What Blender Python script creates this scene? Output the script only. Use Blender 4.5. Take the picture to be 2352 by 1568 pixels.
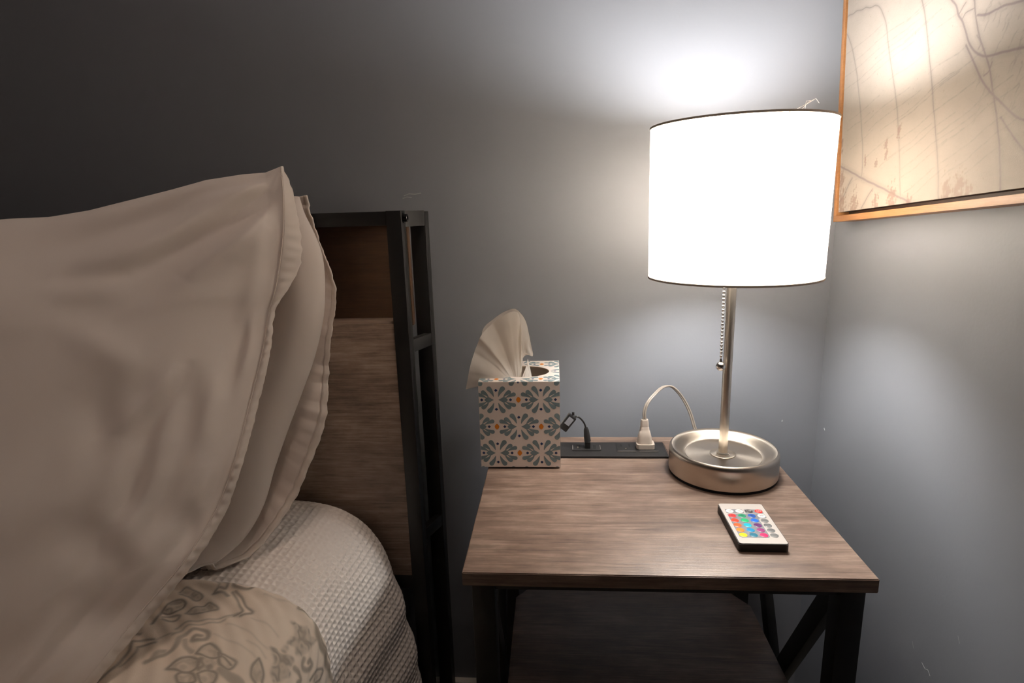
import bpy, bmesh, math, random
import numpy as np
from mathutils import Vector, Matrix, noise as mnoise

for o in list(bpy.data.objects):
    bpy.data.objects.remove(o, do_unlink=True)
SC = bpy.context.scene
COL = SC.collection
random.seed(7)
rng = np.random.default_rng(7)

# ------------------------------------------------------------------ camera, world, exposure
TOP = 0.62                                   # height of the nightstand top
cam_d = bpy.data.cameras.new('camera')
cam_d.sensor_width = 36.0
cam_d.lens = 1352.74 / 2352.0 * 36.0
cam_d.clip_start = 0.02
cam_d.dof.use_dof = True
cam_d.dof.focus_distance = 0.74
cam_d.dof.aperture_fstop = 13
cam = bpy.data.objects.new('camera', cam_d)
COL.objects.link(cam)
_F = Vector((-math.sin(.0755) * math.cos(.2214), math.cos(.0755) * math.cos(.2214), -math.sin(.2214)))
_R0 = Vector((math.cos(.0755), math.sin(.0755), 0)); _U0 = _R0.cross(_F)
_cr, _sr = math.cos(-.029), math.sin(-.029)
_R = _cr * _R0 + _sr * _U0; _U = -_sr * _R0 + _cr * _U0
cam.matrix_world = Matrix(((_R.x, _U.x, -_F.x, 0), (_R.y, _U.y, -_F.y, 0), (_R.z, _U.z, -_F.z, TOP + .3643), (0, 0, 0, 1)))
SC.camera = cam

world = bpy.data.worlds.new('world'); SC.world = world; world.use_nodes = True
world.node_tree.nodes['Background'].inputs[0].default_value = (.55, .62, .75, 1)
world.node_tree.nodes['Background'].inputs[1].default_value = 0.0
SC.view_settings.view_transform = 'Standard'
SC.view_settings.look = 'None'
SC.view_settings.exposure = 0.25
SC.view_settings.gamma = 1.0
SC.view_settings.use_curve_mapping = False
try:
    SC.cycles.use_denoising = True
    SC.cycles.use_adaptive_sampling = True
    SC.cycles.adaptive_threshold = 0.03
    SC.cycles.max_bounces = 8
    SC.cycles.diffuse_bounces = 4
    SC.cycles.transmission_bounces = 8
    SC.cycles.sample_clamp_indirect = 6.0
    SC.cycles.caustics_reflective = False
    SC.cycles.caustics_refractive = False
    SC.cycles.filter_width = 1.5
except Exception:
    pass
BULB_STRENGTH = 250.0
FILL_STRENGTH = 16.0  # strength of the added overhead fill, not a known room lamp
BULB_COLOR = (1.0, .985, .945)

# ------------------------------------------------------------------ helpers
def srgb(r, g, b):
    f = lambda c: (c / 255 / 12.92) if c / 255 <= .04045 else ((c / 255 + .055) / 1.055) ** 2.4
    return (f(r), f(g), f(b), 1)

def link(o, parent=None):
    COL.objects.link(o)
    if parent is not None:
        o.parent = parent
    return o

def tag(o, label=None, cat=None, group=None, kind=None):
    if label: o['label'] = label
    if cat: o['category'] = cat
    if group: o['group'] = group
    if kind: o['kind'] = kind
    return o

def thing(name, label, cat, loc=(0, 0, 0), rz=0.0, group=None):
    o = bpy.data.objects.new(name, None)
    o.empty_display_size = .02
    o.location = loc; o.rotation_euler = (0, 0, rz)
    link(o); tag(o, label, cat, group)
    return o

def wmat(o):
    m = Matrix.Translation(o.location) @ o.rotation_euler.to_matrix().to_4x4()
    if o.parent is None: return m
    return wmat(o.parent) @ o.matrix_parent_inverse @ m

def inv_parent(o, parent):
    """parent while keeping the mesh in world coordinates"""
    o.parent = parent
    o.matrix_parent_inverse = wmat(parent).inverted()

def mesh_obj(name, verts, faces, mat, parent=None, smooth=False, world_space=True):
    me = bpy.data.meshes.new(name)
    me.from_pydata([tuple(v) for v in verts], [], faces)
    me.update()
    if smooth:
        me.polygons.foreach_set('use_smooth', [True] * len(me.polygons))
    if mat is not None: me.materials.append(mat)
    o = bpy.data.objects.new(name, me)
    COL.objects.link(o)
    if parent is not None:
        if world_space: inv_parent(o, parent)
        else: o.parent = parent
    return o

def bm_obj(name, bm, mat, parent=None, smooth=False, world_space=True, sharp=None):
    me = bpy.data.meshes.new(name)
    bmesh.ops.recalc_face_normals(bm, faces=bm.faces[:])
    bm.to_mesh(me); bm.free()
    if smooth:
        me.polygons.foreach_set('use_smooth', [True] * len(me.polygons))
        if sharp is not None:
            me.set_sharp_from_angle(angle=math.radians(sharp))
    if mat is not None: me.materials.append(mat)
    o = bpy.data.objects.new(name, me)
    COL.objects.link(o)
    if parent is not None:
        if world_space: inv_parent(o, parent)
        else: o.parent = parent
    return o

def add_hexa(bm, c8, bevel=0.0, seg=2):
    """c8: bottom 4 corners ccw then top 4"""
    vs = [bm.verts.new(Vector(c)) for c in c8]
    fs = [(0, 3, 2, 1), (4, 5, 6, 7), (0, 1, 5, 4), (1, 2, 6, 5), (2, 3, 7, 6), (3, 0, 4, 7)]
    nf = [bm.faces.new([vs[i] for i in f]) for f in fs]
    if bevel > 0:
        ed = list({e for f in nf for e in f.edges})
        bmesh.ops.bevel(bm, geom=ed, offset=bevel, segments=seg, affect='EDGES', profile=.6)

def add_box(bm, lo, hi, bevel=0.0, seg=2):
    x0, y0, z0 = lo; x1, y1, z1 = hi
    add_hexa(bm, [(x0, y0, z0), (x1, y0, z0), (x1, y1, z0), (x0, y1, z0), (x0, y0, z1), (x1, y0, z1), (x1, y1, z1), (x0, y1, z1)], bevel, seg)

def box(name, lo, hi, mat, parent=None, bevel=.001, seg=2):
    bm = bmesh.new(); add_box(bm, lo, hi, bevel, seg)
    return bm_obj(name, bm, mat, parent, smooth=bevel > 0, sharp=40)

def beam(name, p0, p1, w, d, mat, parent=None, side=(0, 1, 0), bevel=.001):
    """rectangular bar from p0 to p1; w measured along 'side', d across"""
    p0, p1, side = Vector(p0), Vector(p1), Vector(side)
    ax = (p1 - p0).normalized()
    s = (side - ax * side.dot(ax)).normalized(); t = ax.cross(s)
    c = []
    for p in (p0, p1):
        for a, b in ((-1, -1), (1, -1), (1, 1), (-1, 1)):
            c.append(p + s * a * w / 2 + t * b * d / 2)
    bm = bmesh.new(); add_hexa(bm, c, bevel)
    return bm_obj(name, bm, mat, parent, smooth=True, sharp=40)

def add_tube(bm, pts, r, n=10, cap=True):
    pts = [Vector(p) for p in pts]
    rs = r if hasattr(r, '__len__') else [r] * len(pts)
    rings = []
    up = Vector((0, 0, 1))
    prev = None
    for i, p in enumerate(pts):
        t = (pts[min(i + 1, len(pts) - 1)] - pts[max(i - 1, 0)]).normalized()
        if prev is None:
            a = t.cross(up)
            if a.length < 1e-4: a = t.cross(Vector((1, 0, 0)))
        else:
            a = prev - t * prev.dot(t)
        a.normalize(); prev = a
        b = t.cross(a)
        rings.append([bm.verts.new(p + (a * math.cos(k * 2 * math.pi / n) + b * math.sin(k * 2 * math.pi / n)) * rs[i]) for k in range(n)])
    for i in range(len(rings) - 1):
        for k in range(n):
            bm.faces.new([rings[i][k], rings[i][(k + 1) % n], rings[i + 1][(k + 1) % n], rings[i + 1][k]])
    if cap:
        bm.faces.new(rings[0][::-1]); bm.faces.new(rings[-1])

def tube(name, pts, r, mat, parent=None, n=10):
    bm = bmesh.new(); add_tube(bm, pts, r, n)
    return bm_obj(name, bm, mat, parent, smooth=True, sharp=50)

def add_lathe(bm, prof, c, n=64, closed=False):
    rings = []
    for r, z in prof:
        if r < 1e-6:
            rings.append([bm.verts.new((c[0], c[1], c[2] + z))])
        else:
            rings.append([bm.verts.new((c[0] + r * math.cos(2 * math.pi * k / n), c[1] + r * math.sin(2 * math.pi * k / n), c[2] + z)) for k in range(n)])
    pairs = [(i, i + 1) for i in range(len(rings) - 1)]
    if closed: pairs.append((len(rings) - 1, 0))
    for i, j in pairs:
        A, B = rings[i], rings[j]
        for k in range(n):
            k2 = (k + 1) % n
            if len(A) == 1 and len(B) == 1: continue
            if len(A) == 1: bm.faces.new([A[0], B[k], B[k2]])
            elif len(B) == 1: bm.faces.new([A[k], A[k2], B[0]])
            else: bm.faces.new([A[k], A[k2], B[k2], B[k]])

def lathe(name, prof, c, mat, parent=None, n=64, sharp=35, closed=False):
    bm = bmesh.new(); add_lathe(bm, prof, c, n, closed)
    return bm_obj(name, bm, mat, parent, smooth=True, sharp=sharp)

def catmull(pts, n):
    """smooth resample of a polyline to n points (uniform in chord length)"""
    P = np.array(pts, float)
    d = np.r_[0, np.cumsum(np.linalg.norm(np.diff(P, axis=0), axis=1))]
    t = np.linspace(0, d[-1], n)
    m = np.zeros_like(P)
    m[1:-1] = (P[2:] - P[:-2]) / (d[2:] - d[:-2])[:, None]
    m[0] = (P[1] - P[0]) / (d[1] - d[0]); m[-1] = (P[-1] - P[-2]) / (d[-1] - d[-2])
    i = np.clip(np.searchsorted(d, t, side='right') - 1, 0, len(d) - 2)
    h = d[i + 1] - d[i]; u = (t - d[i]) / h
    u = u[:, None]; h = h[:, None]
    return ((2 * u**3 - 3 * u**2 + 1) * P[i] + (u**3 - 2 * u**2 + u) * h * m[i] + (-2 * u**3 + 3 * u**2) * P[i + 1] + (u**3 - u**2) * h * m[i + 1])

def grid_faces(nu, nv):
    i = np.arange(nu - 1)[:, None] * nv + np.arange(nv - 1)[None, :]
    return np.stack([i, i + nv, i + nv + 1, i + 1], -1).reshape(-1, 4)

def grid_obj(name, G, mat, parent=None, smooth=True, color=None):
    """G: (nu,nv,3) points; color: (nu,nv,3) optional print attribute"""
    nu, nv = G.shape[:2]
    F = grid_faces(nu, nv)
    me = bpy.data.meshes.new(name)
    me.vertices.add(nu * nv); me.vertices.foreach_set('co', G.reshape(-1).astype(np.float32))
    me.loops.add(F.size); me.loops.foreach_set('vertex_index', F.reshape(-1).astype(np.int32))
    me.polygons.add(len(F))
    me.polygons.foreach_set('loop_start', np.arange(0, F.size, 4, dtype=np.int32))
    me.update(calc_edges=True); me.validate()
    if smooth: me.polygons.foreach_set('use_smooth', [True] * len(me.polygons))
    if color is not None:
        a = me.attributes.new('print', 'FLOAT_COLOR', 'POINT')
        c = np.ones((nu * nv, 4), np.float32); c[:, :3] = color.reshape(-1, 3)
        a.data.foreach_set('color', c.reshape(-1))
    if mat is not None: me.materials.append(mat)
    o = bpy.data.objects.new(name, me); COL.objects.link(o)
    if parent is not None: inv_parent(o, parent)
    return o

def solidify(o, t, offset=0.0):
    m = o.modifiers.new('thickness', 'SOLIDIFY'); m.thickness = t; m.offset = offset
    return o

def smooth01(x):
    x = np.clip(x, 0, 1); return x * x * (3 - 2 * x)

def fnoise(X, Y, seed, oct=3, persist=.5):
    """cheap smooth noise from random sinusoids"""
    r = np.random.default_rng(seed); out = np.zeros_like(X); amp = 1.0; f = 1.0
    for _ in range(oct):
        for _ in range(5):
            a = r.uniform(0, 2 * np.pi); p = r.uniform(0, 2 * np.pi)
            out += amp / 5 * np.sin(f * (X * np.cos(a) + Y * np.sin(a)) + p)
        amp *= persist; f *= 2.1
    return out

# ------------------------------------------------------------------ materials
def nmat(name):
    m = bpy.data.materials.new(name); m.use_nodes = True
    nt = m.node_tree
    b = nt.nodes.get('Principled BSDF')
    return m, nt, b

def N(nt, typ, **kw):
    n = nt.nodes.new(typ)
    for k, v in kw.items():
        setattr(n, k, v)
    return n

def plain(name, col, rough=.5, metal=0.0, spec=.5, bump=None, coat=0.0):
    m, nt, b = nmat(name)
    b.inputs['Base Color'].default_value = col
    b.inputs['Roughness'].default_value = rough
    b.inputs['Metallic'].default_value = metal
    b.inputs['Specular IOR Level'].default_value = spec
    b.inputs['Coat Weight'].default_value = coat
    if bump:
        sc, st, dist = bump
        tc = N(nt, 'ShaderNodeTexCoord'); nz = N(nt, 'ShaderNodeTexNoise'); bp = N(nt, 'ShaderNodeBump')
        nz.inputs['Scale'].default_value = sc; nz.inputs['Detail'].default_value = 4
        bp.inputs['Strength'].default_value = st; bp.inputs['Distance'].default_value = dist
        nt.links.new(tc.outputs['Object'], nz.inputs['Vector']); nt.links.new(nz.outputs['Fac'], bp.inputs['Height'])
        nt.links.new(bp.outputs['Normal'], b.inputs['Normal'])
    return m

def wall_paint(name, col):
    m, nt, b = nmat(name)
    tc = N(nt, 'ShaderNodeTexCoord')
    n1 = N(nt, 'ShaderNodeTexNoise'); n1.inputs['Scale'].default_value = 2.2; n1.inputs['Detail'].default_value = 3
    n2 = N(nt, 'ShaderNodeTexNoise'); n2.inputs['Scale'].default_value = 240; n2.inputs['Detail'].default_value = 3
    mx = N(nt, 'ShaderNodeMix', data_type='RGBA')
    mx.inputs[6].default_value = [c * .94 for c in col[:3]] + [1]; mx.inputs[7].default_value = [min(c * 1.05, 1) for c in col[:3]] + [1]
    bp = N(nt, 'ShaderNodeBump'); bp.inputs['Strength'].default_value = .16; bp.inputs['Distance'].default_value = .0006
    nt.links.new(tc.outputs['Object'], n1.inputs['Vector']); nt.links.new(tc.outputs['Object'], n2.inputs['Vector'])
    nt.links.new(n1.outputs['Fac'], mx.inputs[0]); nt.links.new(mx.outputs[2], b.inputs['Base Color'])
    nt.links.new(n2.outputs['Fac'], bp.inputs['Height']); nt.links.new(bp.outputs['Normal'], b.inputs['Normal'])
    b.inputs['Roughness'].default_value = .55; b.inputs['Specular IOR Level'].default_value = .25
    return m

def wood(name, dark, mid, light, axis=0, rough=.42, scale=1.0, spec=.5, contrast=1.0):
    """laminate board with grain running along axis"""
    m, nt, b = nmat(name)
    tc = N(nt, 'ShaderNodeTexCoord'); mp = N(nt, 'ShaderNodeMapping')
    s = [46 * scale] * 3; s[axis] = 5.5 * scale
    mp.inputs['Scale'].default_value = s
    nt.links.new(tc.outputs['Object'], mp.inputs['Vector'])
    n1 = N(nt, 'ShaderNodeTexNoise'); n1.inputs['Scale'].default_value = 1.0; n1.inputs['Detail'].default_value = 8; n1.inputs['Roughness'].default_value = .62; n1.inputs['Distortion'].default_value = .9
    nt.links.new(mp.outputs['Vector'], n1.inputs['Vector'])
    mp2 = N(nt, 'ShaderNodeMapping'); s2 = [420 * scale] * 3; s2[axis] = 16 * scale
    mp2.inputs['Scale'].default_value = s2
    nt.links.new(tc.outputs['Object'], mp2.inputs['Vector'])
    n2 = N(nt, 'ShaderNodeTexNoise'); n2.inputs['Scale'].default_value = 1.0; n2.inputs['Detail'].default_value = 4; n2.inputs['Roughness'].default_value = .6
    nt.links.new(mp2.outputs['Vector'], n2.inputs['Vector'])
    n3 = N(nt, 'ShaderNodeTexNoise'); n3.inputs['Scale'].default_value = 1.0; n3.inputs['Detail'].default_value = 7; n3.inputs['Roughness'].default_value = .7
    mp3 = N(nt, 'ShaderNodeMapping'); s3 = [34 * scale] * 3; s3[axis] = 15 * scale; mp3.inputs['Scale'].default_value = s3
    nt.links.new(tc.outputs['Object'], mp3.inputs['Vector']); nt.links.new(mp3.outputs['Vector'], n3.inputs['Vector'])
    ramp = N(nt, 'ShaderNodeValToRGB')
    e = ramp.color_ramp.elements
    e[0].position = .5 - .22 * contrast; e[0].color = dark; e[1].position = .5 + .24 * contrast; e[1].color = light
    k = e.new(.5); k.color = mid
    a1 = N(nt, 'ShaderNodeMath', operation='MULTIPLY'); a1.inputs[1].default_value = .36
    a2 = N(nt, 'ShaderNodeMath', operation='MULTIPLY_ADD'); a2.inputs[1].default_value = .30
    a3 = N(nt, 'ShaderNodeMath', operation='MULTIPLY_ADD'); a3.inputs[1].default_value = .34
    nt.links.new(n1.outputs['Fac'], a1.inputs[0])
    nt.links.new(n2.outputs['Fac'], a2.inputs[0]); nt.links.new(a1.outputs[0], a2.inputs[2])
    nt.links.new(n3.outputs['Fac'], a3.inputs[0]); nt.links.new(a2.outputs[0], a3.inputs[2])
    nt.links.new(a3.outputs[0], ramp.inputs['Fac'])
    nt.links.new(ramp.outputs['Color'], b.inputs['Base Color'])
    bp = N(nt, 'ShaderNodeBump'); bp.inputs['Strength'].default_value = .35; bp.inputs['Distance'].default_value = .0006
    nt.links.new(n2.outputs['Fac'], bp.inputs['Height']); nt.links.new(bp.outputs['Normal'], b.inputs['Normal'])
    b.inputs['Roughness'].default_value = rough; b.inputs['Specular IOR Level'].default_value = spec
    return m

def cloth(name, col, trans=.25, bump=(900, .12, .0004), tint=None, rough=.9, attr=None):
    """woven fabric: diffuse + light passing through the weave"""
    m, nt, b = nmat(name)
    out = nt.nodes['Material Output']
    b.inputs['Base Color'].default_value = col; b.inputs['Roughness'].default_value = rough
    b.inputs['Specular IOR Level'].default_value = .15
    b.inputs['Sheen Weight'].default_value = .15
    tc = N(nt, 'ShaderNodeTexCoord'); nz = N(nt, 'ShaderNodeTexNoise'); bp = N(nt, 'ShaderNodeBump')
    nz.inputs['Scale'].default_value = bump[0]; nz.inputs['Detail'].default_value = 3
    bp.inputs['Strength'].default_value = bump[1]; bp.inputs['Distance'].default_value = bump[2]
    nt.links.new(tc.outputs['Object'], nz.inputs['Vector']); nt.links.new(nz.outputs['Fac'], bp.inputs['Height'])
    nt.links.new(bp.outputs['Normal'], b.inputs['Normal'])
    if attr:
        at = N(nt, 'ShaderNodeAttribute', attribute_name=attr)
        nt.links.new(at.outputs['Color'], b.inputs['Base Color'])
    if trans > 0:
        tr = N(nt, 'ShaderNodeBsdfTranslucent'); tr.inputs['Color'].default_value = tint or col
        mx = N(nt, 'ShaderNodeMixShader'); mx.inputs[0].default_value = trans
        nt.links.new(b.outputs[0], mx.inputs[1]); nt.links.new(tr.outputs[0], mx.inputs[2])
        nt.links.new(mx.outputs[0], out.inputs['Surface'])
    return m

M = {}
M['wall'] = wall_paint('blue_grey_paint', srgb(122, 124, 131))
M['ceiling'] = plain('ceiling_white', srgb(242, 240, 236), .9)
M['carpet'] = plain('carpet', srgb(132, 122, 112), 1.0, spec=.1, bump=(400, .8, .004))
M['trimwhite'] = plain('trim_paint', srgb(215, 208, 198), .45)
M['scuff'] = plain('scuff_white', srgb(165, 168, 170), .8)
M['tablewood'] = wood('grey_brown_laminate', srgb(72, 55, 46), srgb(108, 88, 76), srgb(146, 126, 112), 0, .38, spec=.6, contrast=.55)
M['shelfwood'] = M['tablewood']
M['panelwood'] = wood('headboard_laminate', srgb(96, 78, 66), srgb(146, 124, 108), srgb(182, 162, 146), 0, .45, 1.0, contrast=.55)
M['backwood_shade'] = wood('brown_backing_recess_shade', srgb(50, 34, 23), srgb(72, 50, 34), srgb(92, 66, 46), 0, .55, 1.0)  # brown backing, with the recess shade painted into its darker tone
M['blackmetal'] = plain('black_powder_coat', srgb(19, 18, 18), .45, 0, .5, bump=(900, .15, .0003))
M['blacksteel'] = plain('black_bolt_steel', srgb(20, 20, 21), .25, .6)
M['frameoak'] = wood('picture_frame_oak', srgb(104, 66, 34), srgb(132, 90, 54), srgb(152, 112, 72), 1, .45, 1.4)
M['framedark'] = plain('frame_gap_brown', srgb(58, 34, 18), .6)
M['pillow'] = cloth('white_cotton', srgb(243, 233, 226), .22, tint=srgb(235, 215, 195))
M['hem'] = cloth('white_cotton_hem', srgb(246, 238, 231), .30, tint=srgb(235, 215, 195))
M['waffle'] = cloth('white_waffle_cotton', srgb(242, 233, 226), 0, bump=(1500, .5, .0008))
M['mattress'] = cloth('mattress_ticking', srgb(215, 210, 205), 0)
M['quilt'] = cloth('quilt_cotton', srgb(215, 203, 190), 0, bump=(700, .35, .0006), attr='print')
M['paper'] = cloth('tissue_paper', srgb(250, 244, 238), .48, bump=(500, .1, .0003), tint=srgb(245, 232, 215))
M['carton'] = plain('carton_white', srgb(240, 228, 220), .5, spec=.35)
M['cartonraw'] = plain('carton_raw_board', srgb(196, 165, 130), .8)
M['petal'] = plain('print_grey_blue', srgb(122, 140, 145), .5, spec=.35)
M['navy'] = plain('print_navy', srgb(22, 48, 96), .5, spec=.35)
M['orange'] = plain('print_orange', srgb(222, 132, 34), .5, spec=.35)
M['blackplastic'] = plain('black_plastic', srgb(24, 22, 22), .5, spec=.45, bump=(700, .2, .0003))
M['darkhole'] = plain('socket_black', srgb(6, 6, 6), .7)
M['brass'] = plain('contact_metal', srgb(205, 190, 165), .3, 1.0)
M['greyplastic'] = plain('grey_print', srgb(110, 104, 100), .5)
M['remotewhite'] = plain('remote_white', srgb(186, 178, 172), .4)
M['remotegrey'] = plain('remote_grey', srgb(116, 117, 123), .4)
M['pad'] = plain('rubber_pad', srgb(12, 11, 11), .8)
M['chrome'] = plain('chrome_chain', srgb(225, 220, 215), .14, 1.0)

def brushed(name, col, rough, aniso=.0):
    m, nt, b = nmat(name)
    b.inputs['Base Color'].default_value = col; b.inputs['Metallic'].default_value = 1.0
    b.inputs['Roughness'].default_value = rough
    b.inputs['Anisotropic'].default_value = aniso
    tc = N(nt, 'ShaderNodeTexCoord'); mp = N(nt, 'ShaderNodeMapping'); mp.inputs['Scale'].default_value = (30, 30, 1800)
    nz = N(nt, 'ShaderNodeTexNoise'); nz.inputs['Scale'].default_value = 1.0; nz.inputs['Detail'].default_value = 3
    mr = N(nt, 'ShaderNodeMapRange'); mr.inputs[3].default_value = rough - .05; mr.inputs[4].default_value = rough + .09
    nt.links.new(tc.outputs['Object'], mp.inputs['Vector']); nt.links.new(mp.outputs['Vector'], nz.inputs['Vector'])
    nt.links.new(nz.outputs['Fac'], mr.inputs[0]); nt.links.new(mr.outputs[0], b.inputs['Roughness'])
    if aniso > 0:
        tg = N(nt, 'ShaderNodeTangent', direction_type='RADIAL', axis='Z')
        nt.links.new(tg.outputs[0], b.inputs['Tangent'])
    return m
M['nickel'] = brushed('brushed_nickel', srgb(196, 186, 174), .30, .75)
M['nickelpole'] = brushed('brushed_nickel_pole', srgb(200, 190, 178), .34, .0)

def clear_plastic(name, col, rough, trans):
    m, nt, b = nmat(name)
    b.inputs['Base Color'].default_value = col; b.inputs['Roughness'].default_value = rough
    b.inputs['Transmission Weight'].default_value = trans; b.inputs['IOR'].default_value = 1.45
    return m
M['cordclear'] = clear_plastic('clear_vinyl_cord', srgb(214, 200, 186), .22, .55)
M['plugclear'] = clear_plastic('clear_vinyl_plug', srgb(232, 215, 200), .35, .30)
M['usbblack'] = plain('black_cable', srgb(20, 19, 19), .38)

def shade_fabric():
    m, nt, b = nmat('white_lampshade_fabric')
    out = nt.nodes['Material Output']
    tc = N(nt, 'ShaderNodeTexCoord'); mp = N(nt, 'ShaderNodeMapping'); mp.inputs['Scale'].default_value = (900, 900, 60)
    nz = N(nt, 'ShaderNodeTexNoise'); nz.inputs['Scale'].default_value = 1.0; nz.inputs['Detail'].default_value = 2
    nt.links.new(tc.outputs['Object'], mp.inputs['Vector']); nt.links.new(mp.outputs['Vector'], nz.inputs['Vector'])
    mx = N(nt, 'ShaderNodeMix', data_type='RGBA')
    mx.inputs[6].default_value = (.92, .80, .66, 1); mx.inputs[7].default_value = (.95, .835, .70, 1)
    nt.links.new(nz.outputs['Fac'], mx.inputs[0])
    tr = N(nt, 'ShaderNodeBsdfTranslucent'); nt.links.new(mx.outputs[2], tr.inputs['Color'])
    df = N(nt, 'ShaderNodeBsdfDiffuse'); df.inputs['Color'].default_value = (.86, .82, .76, 1)
    ms = N(nt, 'ShaderNodeMixShader'); ms.inputs[0].default_value = .44
    nt.links.new(df.outputs[0], ms.inputs[1]); nt.links.new(tr.outputs[0], ms.inputs[2])
    nt.links.new(ms.outputs[0], out.inputs['Surface'])
    nt.nodes.remove(b)
    return m
M['shade'] = shade_fabric()
M['shadetrim'] = plain('shade_edge_trim', srgb(190, 178, 165), .7)
def bulb_mat():
    m, nt, b = nmat('frosted_bulb_glow'); out = nt.nodes['Material Output']
    em = N(nt, 'ShaderNodeEmission'); em.inputs[0].default_value = (*BULB_COLOR, 1); em.inputs[1].default_value = BULB_STRENGTH
    nt.links.new(em.outputs[0], out.inputs['Surface']); nt.nodes.remove(b)
    return m
M['bulb'] = bulb_mat()
def fill_light_mat():  # warm emission of the added fill light
    m, nt, b = nmat('fill_light_emission'); out = nt.nodes['Material Output']
    em = N(nt, 'ShaderNodeEmission'); em.inputs[0].default_value = (1.0, .80, .66, 1); em.inputs[1].default_value = FILL_STRENGTH
    nt.links.new(em.outputs[0], out.inputs['Surface']); nt.nodes.remove(b)
    return m
M['fill_glow'] = fill_light_mat()

def canvas_mat():
    m, nt, b = nmat('leaf_print_canvas')
    at = N(nt, 'ShaderNodeAttribute', attribute_name='print')
    tc = N(nt, 'ShaderNodeTexCoord'); mp = N(nt, 'ShaderNodeMapping'); mp.inputs['Rotation'].default_value = (math.radians(38), 0, 0); mp.inputs['Scale'].default_value = (1, 70, 190)
    vo = N(nt, 'ShaderNodeTexVoronoi', feature='DISTANCE_TO_EDGE'); vo.inputs['Scale'].default_value = 1.0
    nzw = N(nt, 'ShaderNodeTexNoise'); nzw.inputs['Scale'].default_value = 90; nzw.inputs['Detail'].default_value = 2
    ad = N(nt, 'ShaderNodeVectorMath', operation='MULTIPLY_ADD'); ad.inputs[1].default_value = (.006, .006, .006)
    nt.links.new(tc.outputs['Object'], nzw.inputs['Vector'])
    nt.links.new(nzw.outputs['Color'], ad.inputs[0]); nt.links.new(tc.outputs['Object'], ad.inputs[2])
    nt.links.new(ad.outputs[0], mp.inputs['Vector']); nt.links.new(mp.outputs['Vector'], vo.inputs['Vector'])
    mr = N(nt, 'ShaderNodeMapRange'); mr.inputs[1].default_value = .0; mr.inputs[2].default_value = .035; mr.inputs[3].default_value = .93; mr.inputs[4].default_value = 1.0
    nt.links.new(vo.outputs['Distance'], mr.inputs[0])
    n2 = N(nt, 'ShaderNodeTexNoise'); n2.inputs['Scale'].default_value = 26; n2.inputs['Detail'].default_value = 6
    mr2 = N(nt, 'ShaderNodeMapRange'); mr2.inputs[1].default_value = .3; mr2.inputs[2].default_value = .7; mr2.inputs[3].default_value = .93; mr2.inputs[4].default_value = 1.03
    nt.links.new(tc.outputs['Object'], n2.inputs['Vector']); nt.links.new(n2.outputs['Fac'], mr2.inputs[0])
    v1 = N(nt, 'ShaderNodeVectorMath', operation='SCALE'); v2 = N(nt, 'ShaderNodeVectorMath', operation='SCALE')
    nt.links.new(at.outputs['Color'], v1.inputs[0]); nt.links.new(mr.outputs[0], v1.inputs['Scale'])
    nt.links.new(v1.outputs[0], v2.inputs[0]); nt.links.new(mr2.outputs[0], v2.inputs['Scale'])
    nt.links.new(v2.outputs[0], b.inputs['Base Color'])
    b.inputs['Roughness'].default_value = .6; b.inputs['Specular IOR Level'].default_value = .35
    nz = N(nt, 'ShaderNodeTexNoise'); nz.inputs['Scale'].default_value = 900; bp = N(nt, 'ShaderNodeBump'); bp.inputs['Strength'].default_value = .2; bp.inputs['Distance'].default_value = .0004
    nt.links.new(tc.outputs['Object'], nz.inputs['Vector']); nt.links.new(nz.outputs['Fac'], bp.inputs['Height']); nt.links.new(bp.outputs['Normal'], b.inputs['Normal'])
    return m
M['canvas'] = canvas_mat()

# ------------------------------------------------------------------ the room
WX, WY = .443, .98            # right wall, back wall
LX, FY, CZ = -2.35, -2.2, 2.4
def slab(name, lo, hi, mat):
    o = box(name, lo, hi, mat, None, 0)
    tag(o, kind='structure'); return o
o = slab('floor', (LX - .1, FY - .1, -.1), (WX + .1, WY + .1, 0), M['carpet']); tag(o, 'dark carpeted bedroom floor')
o = slab('ceiling', (LX - .1, FY - .1, CZ), (WX + .1, WY + .1, CZ + .1), M['ceiling']); tag(o, 'white bedroom ceiling')
wall_back = slab('wall_back', (LX - .1, WY, 0), (WX + .1, WY + .1, CZ), M['wall']); tag(wall_back, 'blue grey painted wall behind the bed and nightstand')
wall_right = slab('wall_right', (WX, FY, 0), (WX + .1, WY, CZ), M['wall']); tag(wall_right, 'blue grey painted wall right of the nightstand')
o = slab('wall_left', (LX - .1, FY, 0), (LX, WY, CZ), M['wall']); tag(o, 'blue grey painted wall beyond the bed')
o = slab('wall_front', (LX - .1, FY - .1, 0), (WX + .1, FY, CZ), M['wall']); tag(o, 'blue grey painted wall at the far side of the room')
def baseboard(name, lo, hi, ax):
    bm = bmesh.new(); add_box(bm, lo, hi, .003)
    o = bm_obj(name, bm, M['trimwhite'], None, True, sharp=40); tag(o, kind='structure'); return o
o = baseboard('baseboard_back', (LX, WY - .014, 0), (WX, WY, .085), 0); tag(o, 'white baseboard along the wall behind the bed')
o = baseboard('baseboard_right', (WX - .014, FY, 0), (WX, WY - .014, .085), 1); tag(o, 'white baseboard along the wall right of the nightstand')
def scuff(name, pts, r, parent, mat=None):
    return tube(name, pts, r, mat or M['scuff'], parent, n=6)
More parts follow.
